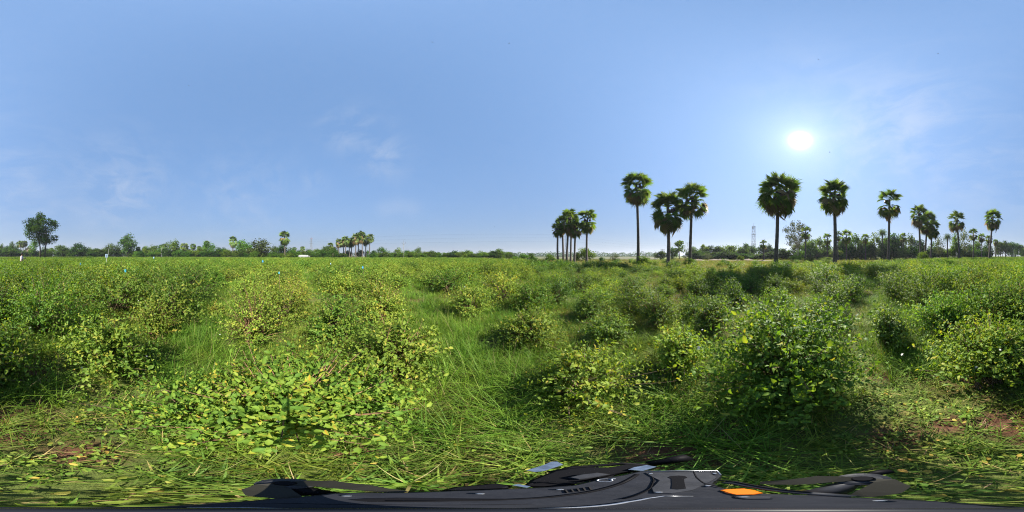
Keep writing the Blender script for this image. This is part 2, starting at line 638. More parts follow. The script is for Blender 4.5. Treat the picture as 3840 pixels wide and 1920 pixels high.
def bush_data(seed, Rr, H, shoots, per, leaf, tmpl='8', twiggy=0.25, vmean=.45, low=.08, lop=.35, keepout=None):
    """leaf arrays and twig paths of a shrub: leaves in pairs along arching shoots that end on a lumpy envelope"""
    rg = np.random.default_rng(seed)
    th = rg.uniform(0, 2 * PI, shoots)
    u = rg.uniform(low - .25, 1, shoots) ** 1.0
    el = np.arcsin(np.clip(u, -.2, 1))
    lob = np.ones(shoots)
    for _ in range(6):
        dv = norm(rg.normal(0, 1, 3))
        D = np.stack([np.cos(el) * np.cos(th), np.cos(el) * np.sin(th), np.sin(el)], -1)
        lob += rg.uniform(-lop, lop) * np.exp(3.5 * (D @ dv - 1))
    lob *= rg.uniform(.58, 1.12, shoots)
    stray = rg.uniform(0, 1, shoots) < .10
    lob = np.where(stray, lob * rg.uniform(1.1, 1.35, shoots), lob)
    zc = H * .34
    tip = np.stack([Rr * lob * np.cos(el) * np.cos(th), Rr * lob * np.cos(el) * np.sin(th), zc + (H - zc) * lob * np.sin(el)], -1)
    tip[:, 2] = np.clip(tip[:, 2], .04, H * 1.06)
    if keepout:
        # shoots kept from reaching past the body of the drone
        kx, ky, kr = keepout
        dd_ = np.hypot(tip[:, 0] - kx, tip[:, 1] - ky)
        f_ = np.where(dd_ < kr, .55, 1.0)
        tip[:, 0] *= f_
        tip[:, 1] *= f_
    base = np.stack([rg.normal(0, .06 * Rr / .5, shoots), rg.normal(0, .06 * Rr / .5, shoots), np.full(shoots, 0.0)], -1)
    ctrl = base * .5 + tip * .35
    ctrl[:, 2] = np.maximum(tip[:, 2] * .75, .1) + rg.uniform(0, .08, shoots)
    # leaves
    tt = np.concatenate([np.linspace(.48, 1.0, per)] * shoots).reshape(shoots, per) + rg.normal(0, .02, (shoots, per))
    tt = np.clip(tt, .3, 1.0)
    b, c, e = base[:, None], ctrl[:, None], tip[:, None]
    s = tt[..., None]
    pos = (1 - s) ** 2 * b + 2 * s * (1 - s) * c + s * s * e
    tan = norm(2 * (1 - s) * (c - b) + 2 * s * (e - c))
    sgn = np.where(np.arange(per) % 2 == 0, 1.0, -1.0)[None, :, None]
    rv = norm(rg.normal(0, 1, (shoots, per, 3)))
    side = norm(np.cross(tan, rv))
    d = norm(tan * .55 + side * sgn * .8 + rg.normal(0, .25, (shoots, per, 3)) + np.array([0, 0, .12]))
    outw = norm(pos - np.array([0, 0, H * .3]))
    n = norm(outw * .55 + np.array([0, 0, .5]) + rg.normal(0, .48, (shoots, per, 3)))
    pos = pos + rg.normal(0, .012, pos.shape)
    size = leaf * np.clip(rg.lognormal(-.08, .32, (shoots, per)), .4, 1.45) * np.clip(1.25 - .35 * tt, .6, 1.2)
    hue = np.clip(rg.normal(vmean, .17, (shoots, 1)) + rg.normal(0, .13, (shoots, per)) + .12 * (tt - .7), 0, .9)
    hue = np.where(rg.uniform(0, 1, hue.shape) < .015, rg.uniform(.9, 1, hue.shape), hue)
    pos, d, n = pos.reshape(-1, 3), d.reshape(-1, 3), n.reshape(-1, 3)
    pos[:, 2] = np.maximum(pos[:, 2], .02)
    size, hue = size.ravel(), hue.ravel()
    # twigs as thin three-sided tubes
    nt_ = max(8, int(shoots * twiggy))
    idx = rg.permutation(shoots)[:nt_]
    ts = np.linspace(0, .97, 5)
    TW_V, TW_F = [], []
    for q, i in enumerate(idx):
        pts = [(1 - t) ** 2 * base[i] + 2 * t * (1 - t) * ctrl[i] + t * t * tip[i] for t in ts]
        for k, p in enumerate(pts):
            r = (.009 - .0072 * ts[k]) * (Rr / .5) ** .5
            for j in range(3):
                a = 2 * PI * j / 3
                TW_V.append(p + np.array([math.cos(a) * r, math.sin(a) * r, 0]))
        b0 = q * 15
        for k in range(4):
            for j in range(3):
                a, b_ = b0 + k * 3 + j, b0 + k * 3 + (j + 1) % 3
                TW_F.append((a, b_, b_ + 3, a + 3))
    return dict(pos=pos, d=d, n=n, size=size, hue=hue, twV=np.array(TW_V), twF=np.array(TW_F), tip=tip, rg=rg)


def bush_meshes(name, tmpl, D, mat, twig):
    TV, TF = (LEAF8_V, LEAF8_F) if tmpl == '8' else (LEAF2_V, LEAF2_F)
    V, F, k = scatter(TV, TF, D['pos'], D['d'], D['n'], D['size'])
    vv = np.repeat(D['hue'], k)
    if k == 8:
        vv = np.clip(vv + np.tile(LEAF8_RIB, len(D['hue'])), 0, 1)
    lm = mesh_from(name + '_leaves', V, F, [mat], vv)
    tm = mesh_from(name + '_branches', D['twV'], D['twF'], [twig])
    return lm, tm


def blossom_mesh(name, tips, rg, count, size=.016):
    idx = rg.permutation(len(tips))[:count]
    Vs, Fs = [], []
    for i in idx:
        c = tips[i] + rg.normal(0, .01, 3) + np.array([0, 0, .02])
        ax = norm(rg.normal(0, .6, 3) + np.array([0, 0, 1]))
        e1 = norm(np.cross(ax, [.3, .9, .1]))
        e2 = np.cross(ax, e1)
        for p in range(5):
            a = 2 * PI * p / 5
            dr = e1 * math.cos(a) + e2 * math.sin(a)
            sd = -e1 * math.sin(a) + e2 * math.cos(a)
            b = len(Vs)
            Vs += [c, c + dr * size * .6 + sd * size * .4 + ax * .003, c + dr * size * 1.2, c + dr * size * .6 - sd * size * .4 + ax * .003]
            Fs.append((b, b + 3, b + 2, b + 1))
    return mesh_from(name, np.array(Vs), np.array(Fs), [M['petal']])


# ------------------------------------------------------------------ the bushes close to the camera
def X26(x):
    return x / 2576 * 3840


# column (of 2576), distance, radius, height, leaf material, leaf length, shoots, leaves per shoot, yellowness, twig share, label
NEAR = [
    (705, .92, .50, .70, 'leaf_big', .047, 270, 14, .55, .4, 'broad-leaved yellow-green bush spreading right beside the drone'),
    (505, 1.02, .32, .42, 'leaf_big', .044, 100, 12, .50, .3, 'low sprawling leafy clump left of the broad-leaved bush'),
    (905, 1.02, .32, .44, 'leaf_big', .044, 100, 12, .55, .3, 'low sprawling leafy clump right of the broad-leaved bush'),
    (1000, 1.72, .44, .70, 'leaf_yellow', .052, 130, 13, .42, .4, 'yellowing bush with bare reddish stems behind the broad-leaved bush'),
    (838, 2.55, .48, .76, 'leaf_green', .046, 180, 14, .58, .3, 'wide yellow-green bush with dry stems showing at its foot'),
    (640, 2.45, .36, .92, 'leaf_yellow', .038, 170, 14, .40, .45, 'thin reddish twiggy bush with small pale leaves beside the grassy lane'),
    (275, 1.80, .46, .76, 'leaf_green', .050, 190, 14, .55, .3, 'rounded leafy bush between bare soil and the grassy lane'),
    (395, 2.65, .38, .82, 'leaf_yellow', .044, 140, 13, .55, .5, 'pale bush at the edge of the bright grassy lane'),
    (105, 2.95, .66, .92, 'leaf_green', .050, 260, 15, .45, .25, 'large dense dark green bush behind the rounded leafy bush'),
    (12, 1.72, .34, .62, 'leaf_green', .050, 110, 13, .45, .3, 'small shaded bush beside the patch of dry straw'),
    (455, 4.90, .85, 1.05, 'leaf_green', .050, 330, 15, .42, .25, 'tall dark hedge-like bush at the far end of the grassy lane'),
    (960, 3.50, .48, .80, 'leaf_yellow', .046, 170, 14, .50, .4, 'golden-yellow bush with a dark hollow at its foot'),
    (1182, 3.75, .42, .66, 'leaf_yellow', .046, 140, 13, .55, .35, 'low round yellow-green bush at the edge of deep grass'),
    (1338, 4.10, .55, .90, 'leaf_green', .046, 190, 14, .50, .3, 'upright green bush behind a lower twin'),
    (1328, 2.45, .46, .68, 'leaf_yellow', .044, 170, 14, .45, .35, 'dense yellow-green bush standing in long dark grass'),
    (1480, 3.60, .44, .68, 'leaf_dark', .042, 160, 13, .50, .35, 'dark round bush with bright rim left of a pair of dark bushes'),  # backlit bush, its shade put into the leaf colour
    (1530, 2.55, .42, .52, 'leaf_dark', .042, 150, 13, .50, .3, 'low spreading green bush in front of the dark round bush'),
    (1440, 1.32, .46, .56, 'leaf_yellow', .046, 130, 13, .48, .35, 'low sparse bush trailing into the long grass near the drone'),
    (1652, 3.10, .44, .72, 'leaf_dark', .040, 160, 13, .55, .4, 'dark olive bush, left one of a pair of dark bushes'),
    (1792, 2.90, .44, .74, 'leaf_dark', .040, 170, 13, .52, .4, 'dark olive bush, right one of a pair of dark bushes'),
    (1712, 1.72, .36, .66, 'leaf_yellow', .042, 140, 13, .42, .35, 'small green bush just left of the biggest round bush'),
    (1985, 1.38, .55, .90, 'leaf_green', .047, 360, 15, .42, .2, 'biggest round bush, glossy and tall, close to the drone'),
    (2100, 4.10, .46, .76, 'leaf_dark', .044, 160, 14, .50, .3, 'round dark bush standing alone behind the biggest bush'),
    (2235, 2.35, .38, .74, 'leaf_dark', .046, 140, 13, .55, .35, 'leafy bush with a tall weed shoot right of the biggest bush'),
    (2370, 2.85, .56, .86, 'leaf_green', .048, 210, 14, .48, .25, 'dense bush behind a shaded hollow near the dirt patch'),
    (2490, 3.35, .52, .84, 'leaf_green', .048, 190, 14, .50, .25, 'wide leafy bush behind the bush nearest the dirt patch'),
    (2490, 1.52, .50, .78, 'leaf_green', .050, 210, 14, .52, .3, 'spreading light green bush next to the dirt patch'),
    (2562, 3.40, .50, .86, 'leaf_green', .050, 180, 14, .45, .25, 'dark bush behind the small shaded bush by the straw'),
    (2255, 5.0, .60, .84, 'leaf_dark', .046, 190, 14, .55, .3, 'broad dark bush behind the bush with the weed shoot'),
    (1950, 5.6, .50, .80, 'leaf_dark', .044, 160, 13, .40, .3, 'dark leafy bush in line below the lattice tower'),
    (1855, 4.6, .50, .74, 'leaf_dark', .044, 160, 13, .45, .3, 'grey-green soft bush behind the pair of dark bushes'),
    (1590, 5.2, .46, .76, 'leaf_dark', .044, 150, 13, .45, .6, 'dark twiggy bush with purplish bare stems'),
    (1400, 6.2, .50, .78, 'leaf_green', .046, 160, 13, .50, .3, 'middle-sized bush behind the upright green bush'),
    (545, 3.55, .22, .40, 'leaf_yellow', .040, 60, 11, .62, .5, 'small low yellowish bush growing inside the grassy lane'),
    (745, 4.6, .46, .78, 'leaf_yellow', .044, 150, 13, .72, .4, 'orange-yellow bush with the warmest leaves in the field'),
    (2160, 6.3, .55, .86, 'leaf_dark', .046, 170, 13, .45, .3, 'dark bush in line below the second leaning palm pair'),
]
placed = []           # (x, y, radius)
PARTED = (0, 21)      # two nearest bushes: their largest leaves are parts of their own


def leaf_part_mesh(name, mat, v):
    return mesh_from(name, LEAF8_V, LEAF8_F, [mat], np.clip(np.full(8, v) + LEAF8_RIB, 0, 1))


def build_near():
    for i, (x26, r, rad, H, mat, leaf, sh, per, vm, tw, label) in enumerate(NEAR):
        p = P(X26(x26), r)
        z = float(gz(p.x, p.y))
        placed.append((p.x, p.y, rad))
        D = bush_data(100 + i, rad * (1.36 if x26 < 520 or x26 > 2300 else 1.18), H * 1.08, int(sh * 2.1), per, leaf * .88, '8', tw * .8, vm, lop=.6, keepout=(-p.x, -p.y, .42))
        root = empty('bush', (p.x, p.y, z))
        tag(root, label, 'bush', 'bushes close around the drone')
        if i in PARTED:
            world = D['pos'] + np.array([p.x, p.y, z])
            dist = np.linalg.norm(world - np.array([0, 0, CAM_H]), axis=1)
            # nearest and outermost leaves show largest
            out = np.linalg.norm(D['pos'] / np.array([rad, rad, H]), axis=1)
            score = D['size'] / dist * np.where(out > .75, 1.0, .4)
            sel = np.argsort(-score)[:280]
            keep = np.ones(len(dist), bool)
            keep[sel] = False
            vs = [.2, .4, .55, .7, .85, .97]
            metas = [leaf_part_mesh('leaf', M[mat], v) for v in vs]
            dd = norm(D['d'][sel])
            xx = norm(np.cross(dd, D['n'][sel]))
            zz = np.cross(xx, dd)
            for q, s in enumerate(sel):
                k = int(np.argmin([abs(D['hue'][s] - v) for v in vs]))
                sz = float(D['size'][s])
                mw = Matrix(((xx[q][0] * sz, dd[q][0] * sz, zz[q][0] * sz, D['pos'][s][0]),
                             (xx[q][1] * sz, dd[q][1] * sz, zz[q][1] * sz, D['pos'][s][1]),
                             (xx[q][2] * sz, dd[q][2] * sz, zz[q][2] * sz, D['pos'][s][2]), (0, 0, 0, 1)))
                obj('leaf', metas[k], root, mw)
            for key in ('pos', 'd', 'n', 'size', 'hue'):
                D[key] = D[key][keep]
        lm, tm = bush_meshes('bush', '8', D, M[mat], M['twig_red'] if tw >= .4 else M['twig'])
        lo = obj('leaves', lm, root)
        if i in PARTED:
            lo['kind'] = 'stuff'
        obj('branches', tm, root)
        obj('blossoms', blossom_mesh('blossoms', D['tip'], D['rg'], 3, .011), root)


build_near()

# ------------------------------------------------------------------ lanes of grass and the spread of the field
LANES = [
    [(2.0, -111), (3.0, -109.5), (4.6, -107), (7, -99), (10.5, -91), (17, -84)],
    [(1.6, -15), (2.6, -20), (4.6, -28), (6.2, -33), (9, -37)],
    [(5, -78), (8, -72), (13, -66)],
    [(6, -8), (10, -12), (15, -14)],
    [(2.1, 140), (3.6, 136), (6, 131), (10, 127)],
]
lane_pts = []
for L in LANES:
    pp = [Vector((r * math.sin(R(a)), r * math.cos(R(a)), 0)) for r, a in L]
    for a, b in zip(pp[:-1], pp[1:]):
        for k in range(8):
            lane_pts.append(a.lerp(b, k / 8))
lane_np = np.array([(p.x, p.y) for p in lane_pts])


def lane_dist(x, y):
    d = np.hypot(lane_np[:, 0][None] - np.atleast_1d(x)[:, None], lane_np[:, 1][None] - np.atleast_1d(y)[:, None])
    return d.min(1)


def field_limit(azd):
    """how far the planted field reaches in a direction (degrees clockwise from +Y)"""
    a = (azd + 180) % 360                 # 0..360 as in the picture
    xs = np.array([0, 40, 70, 90, 130, 160, 178, 190, 210, 225, 240, 262, 285, 305, 315, 330, 345, 360])
    ys = np.array([105, 100, 90, 58, 58, 58, 36, 20, 17, 15, 12, 13, 15, 17, 26, 45, 80, 105])
    return np.interp(a, xs, ys)


def thin_scatter(n, rmin, rmax, spacing, seed, accept):
    """dart throwing on a grid hash"""
    rg = np.random.default_rng(seed)
    cell = spacing
    grid = {}
    out = []
    r = np.sqrt(rg.uniform(rmin ** 2, rmax ** 2, n))
    a = rg.uniform(0, 2 * PI, n)
    xs, ys = r * np.sin(a), r * np.cos(a)
    ok = accept(xs, ys, rg)
    for x, y in zip(xs[ok], ys[ok]):
        c = (int(x // cell), int(y // cell))
        bad = False
        for i in (-1, 0, 1):
            for j in (-1, 0, 1):
                for (u, v) in grid.get((c[0] + i, c[1] + j), ()):
                    if (u - x) ** 2 + (v - y) ** 2 < spacing ** 2:
                        bad = True
                        break
                if bad:
                    break
            if bad:
                break
        if not bad:
            grid.setdefault(c, []).append((x, y))
            out.append((x, y))
    return np.array(out)


def acc_bush(x, y, rg):
    r = np.hypot(x, y)
    azd = np.degrees(np.arctan2(x, y))
    lim = field_limit(azd)
    fade = np.clip((lim - r) / (lim * .18) + .5, 0, 1)
    a = (azd + 180) % 360
    dens = np.interp(a, [0, 75, 85, 140, 175, 200, 300, 318, 360], [1, 1, .95, .95, .95, .9, .95, 1, 1])
    ok = rg.uniform(0, 1, len(x)) < fade * dens
    ok |= (r < 30) & (rg.uniform(0, 1, len(x)) < .04)
    ok &= lane_dist(x, y) > .68
    for (px, py, pr) in placed:
        ok &= np.hypot(x - px, y - py) > pr + .34
    gap = (a > 82) & (a < 140) & (r < 3.3)
    return ok & (r > 2.5) & ~gap


bush_xy = thin_scatter(60000, 2.5, 110, .92, 5, acc_bush)
order = np.argsort(np.hypot(bush_xy[:, 0], bush_xy[:, 1]))
bush_xy = bush_xy[order]
NMID = 300 - len(NEAR)

MIDV = []
for k in range(12):
    D = bush_data(300 + k, .84, 1.0, 240, 13, .060, '2', .25, .5, lop=.65)
    MIDV.append(bush_meshes('bush_mid', '2', D, M['leaf_green'], M['twig']) + (blossom_mesh('blossoms', D['tip'], D['rg'], 3, .012),))

CLOSEV = []
for k in range(8):
    D = bush_data(320 + k, .72, .92, 260, 14, .050, '8', .25, .5, lop=.65)
    CLOSEV.append(bush_meshes('bush_close', '8', D, M['leaf_green'], M['twig']) + (blossom_mesh('blossoms', D['tip'], D['rg'], 3, .011),))


def tint_of(x, y, u):
    """which leaf tone goes where: dark with backlit shade in it towards the sun, yellowing in the middle"""
    a = (math.degrees(math.atan2(x, y)) + 180) % 360
    if a < 78 or a > 318:
        return 'leaf_green' if u < .8 else 'leaf_yellow'
    if a < 185:
        return 'leaf_yellow' if u < .5 else 'leaf_green'
    return 'leaf_dark' if u < .55 else ('leaf_yellow' if u < .8 else 'leaf_green')


SECTORS = [
    (0, 75, 'bush in the dense planting towards the lone spreading tree'),
    (75, 135, 'bush in the planting in front of the slender palm grove'),
    (135, 190, 'bush in the open planting below the overhead lines'),
    (190, 285, 'bush among pale grass in front of the tall dark palms'),
    (285, 361, 'bush in the thick planting before the shaded grove'),
]
TINT_WORD = {'leaf_green': 'fresh green', 'leaf_yellow': 'yellow-green', 'leaf_dark': 'dark green'}


def build_mid():
    rg = np.random.default_rng(11)
    for i in range(NMID):
        x, y = bush_xy[i]
        VV = CLOSEV if math.hypot(x, y) < 6.5 else MIDV
        lm, tm, bm = VV[rg.integers(len(VV))]
        s = rg.uniform(.8, 1.25) * (.8 if math.hypot(x, y) < 3.6 else 1.0)
        a = (math.degrees(math.atan2(x, y)) + 180) % 360
        small = .78 if 185 < a < 290 else (1.28 if a < 75 or a > 325 else 1.05)
        root = empty('bush', (x, y, float(gz(x, y))), rg.uniform(0, 6.28), (s * small, s * small * rg.uniform(.85, 1.2), min(1.12, s * small * rg.uniform(.8, 1.05))))
        tint = tint_of(x, y, rg.uniform())
        band = 'front-row' if math.hypot(x, y) < 6 else 'further'
        for lo, hi, lab in SECTORS:
            if lo <= a < hi:
                tag(root, '%s %s %s' % (band, TINT_WORD[tint], lab), 'bush', '%s %s bushes, %s' % (band, TINT_WORD[tint], lab.split(' ', 1)[1]))
        o = obj('leaves', lm, root)
        o.material_slots[0].link = 'OBJECT'
        o.material_slots[0].material = M[tint]
        obj('branches', tm, root)
        if i < 90:
            obj('blossoms', bm, root)


build_mid()


# ------------------------------------------------------------------ instanced stuff (grass, the far bushes)
def instancer(name, sources, pts, rot, scl, idx, label, cat, mats=None):
    coll = bpy.data.collections.new(name + '_sources')
    for k, s in enumerate(sources):
        o = unlinked('%s_source_%02d' % (name, k), s)
        coll.objects.link(o)
    n = len(pts)
    me = bpy.data.meshes.new(name)
    me.vertices.add(n)
    me.vertices.foreach_set('co', np.asarray(pts, np.float32).ravel())
    a = me.attributes.new('rot', 'FLOAT_VECTOR', 'POINT')
    a.data.foreach_set('vector', np.asarray(rot, np.float32).ravel())
    a = me.attributes.new('scl', 'FLOAT_VECTOR', 'POINT')
    a.data.foreach_set('vector', np.asarray(scl, np.float32).ravel())
    a = me.attributes.new('idx', 'INT', 'POINT')
    a.data.foreach_set('value', np.asarray(idx, np.int32))
    o = obj(name, me)
    g = bpy.data.node_groups.new(name + '_scatter', 'GeometryNodeTree')
    g.interface.new_socket('Geometry', in_out='INPUT', socket_type='NodeSocketGeometry')
    g.interface.new_socket('Geometry', in_out='OUTPUT', socket_type='NodeSocketGeometry')
    gi, go = g.nodes.new('NodeGroupInput'), g.nodes.new('NodeGroupOutput')
    ci = g.nodes.new('GeometryNodeCollectionInfo')
    ci.inputs['Collection'].default_value = coll
    ci.inputs['Separate Children'].default_value = True
    ci.inputs['Reset Children'].default_value = True
    ip = g.nodes.new('GeometryNodeInstanceOnPoints')
    ip.inputs['Pick Instance'].default_value = True

    def att(nm, typ):
        q = g.nodes.new('GeometryNodeInputNamedAttribute')
        q.data_type = typ
        q.inputs['Name'].default_value = nm
        return [s for s in q.outputs if s.enabled and s.name == 'Attribute'][0]

    g.links.new(gi.outputs[0], ip.inputs['Points'])
    g.links.new(ci.outputs[0], ip.inputs['Instance'])
    g.links.new(att('idx', 'INT'), ip.inputs['Instance Index'])
    er = g.nodes.new('FunctionNodeEulerToRotation')
    g.links.new(att('rot', 'FLOAT_VECTOR'), er.inputs[0])
    g.links.new(er.outputs[0], ip.inputs['Rotation'])
    g.links.new(att('scl', 'FLOAT_VECTOR'), ip.inputs['Scale'])
    g.links.new(ip.outputs[0], go.inputs[0])
    md = o.modifiers.new('scatter', 'NODES')
    md.node_group = g
    tag(o, label, cat, None, 'stuff')
    return o


def far_bushes():
    rg = np.random.default_rng(12)
    src, lut = [], {}
    for t in ('leaf_green', 'leaf_yellow', 'leaf_dark'):
        lut[t] = []
        for k in range(4):
            D = bush_data(340 + k, .80, .98, 130, 10, .085, '2', .1, .5, lop=.6)
            V, F, kk = scatter(LEAF2_V, LEAF2_F, D['pos'], D['d'], D['n'], D['size'])
            lut[t].append(len(src))
            src.append(mesh_from('bush_far', V, F, [M[t]], np.repeat(D['hue'], kk)))
    pts = bush_xy[NMID:]
    idx = [lut[tint_of(x, y, rg.uniform())][rg.integers(4)] for x, y in pts]
    n = len(pts)
    pz = np.column_stack([pts, gz(pts[:, 0], pts[:, 1])])
    rot = np.column_stack([np.zeros(n), np.zeros(n), rg.uniform(0, 6.28, n)])
    s = rg.uniform(.85, 1.3, n)
    instancer('far_bushes', src, pz, rot, np.column_stack([s, s, np.minimum(1.08, s * rg.uniform(.8, 1.05, n))]), idx,
              'countless small bushes of the far planting, merging towards the treeline', 'bushes')


far_bushes()


# ------------------------------------------------------------------ grass
def blades(rg, base, h, width, lean, v, seg=3):
    n = len(base)
    da = rg.uniform(0, 2 * PI, n)
    ln = np.abs(rg.normal(lean, .28, n))
    w_ = width * rg.uniform(.6, 1.3, n)
    side = np.stack([-np.sin(da), np.cos(da), np.zeros(n)], -1)
    fw = np.stack([np.cos(da), np.sin(da), np.zeros(n)], -1)
    Vs = []
    for k in range(seg + 1):
        t = k / seg
        c = base + fw * (h * ln * t ** 1.8)[:, None]
        c[:, 2] += h * np.clip(t - .42 * ln * t ** 2.6, 0, None)
        if k < seg:
            ww = (w_ * (1 - .75 * t ** 1.5))[:, None]
            Vs += [c - side * ww * .5, c + side * ww * .5]
        else:
            Vs += [c]
    per = 2 * seg + 1
    V = np.stack(Vs, 1).reshape(-1, 3)
    F = []
    for k in range(seg - 1):
        a = 2 * k
        F += [(a, a + 1, a + 3), (a, a + 3, a + 2)]
    F += [(2 * seg - 2, 2 * seg - 1, 2 * seg)]
    F = (np.array(F)[None] + (np.arange(n) * per)[:, None, None]).reshape(-1, 3)
    return V, F, np.repeat(v, per)


def tile_mesh(seed, size, parts, clumps):
    """one square of turf; parts: (kind, count, size lo, size hi, width, lean, material, v lo, v hi, dry share)"""
    rg = np.random.default_rng(seed)
    Vs, Fs, vs, mi, mats, off = [], [], [], [], [], 0
    cc = rg.uniform(-size / 2, size / 2, (clumps, 2))
    ch = rg.uniform(.55, 1.2, clumps)
    for (kind, n, lo, hi, wd, ln, mat, v0, v1, dry) in parts:
        if mat not in mats:
            mats.append(mat)
        q = rg.integers(0, clumps, n)
        loose = rg.uniform(0, 1, n) < .35
        xy = np.where(loose[:, None], rg.uniform(-size / 2, size / 2, (n, 2)), cc[q] + rg.normal(0, size * .055 if kind == 'b' else size * .09, (n, 2)))
        xy = (xy + size / 2) % size - size / 2
        v = np.where(rg.uniform(0, 1, n) < dry, 1.0, rg.uniform(v0, v1, n) * np.where(loose, 1, .75 + .25 * ch[q]))
        if kind == 'b':
            h = rg.uniform(lo, hi, n) * np.where(loose, .7, ch[q])
            V, F, vv = blades(rg, np.column_stack([xy, np.full(n, -.015)]), h, wd, ln, v, 3 if size < 3 else 2)
        else:
            aa = rg.uniform(0, 2 * PI, n)
            d = np.stack([np.cos(aa), np.sin(aa), rg.normal(.15, .25, n)], -1)
            nn = norm(rg.normal(0, .35, (n, 3)) + np.array([0, 0, 1]))
            V, F, k = scatter(LEAF8_V, LEAF8_F, np.column_stack([xy, rg.uniform(.01, wd, n)]), d, nn, rg.uniform(lo, hi, n))
            vv = np.repeat(v, k)
        Vs.append(V)
        Fs.append(F + off)
        vs.append(vv)
        mi.append(np.full(len(F), mats.index(mat)))
        off += len(V)
    return mesh_from('turf', np.concatenate(Vs), np.concatenate(Fs), [M[m] for m in mats], np.concatenate(vs), midx=np.concatenate(mi))


DRY_AZ = ([0, 80, 95, 130, 180, 195, 215, 290, 312, 330, 360], [.05, .05, .15, .2, .3, .5, .65, .65, .4, .05, .05])


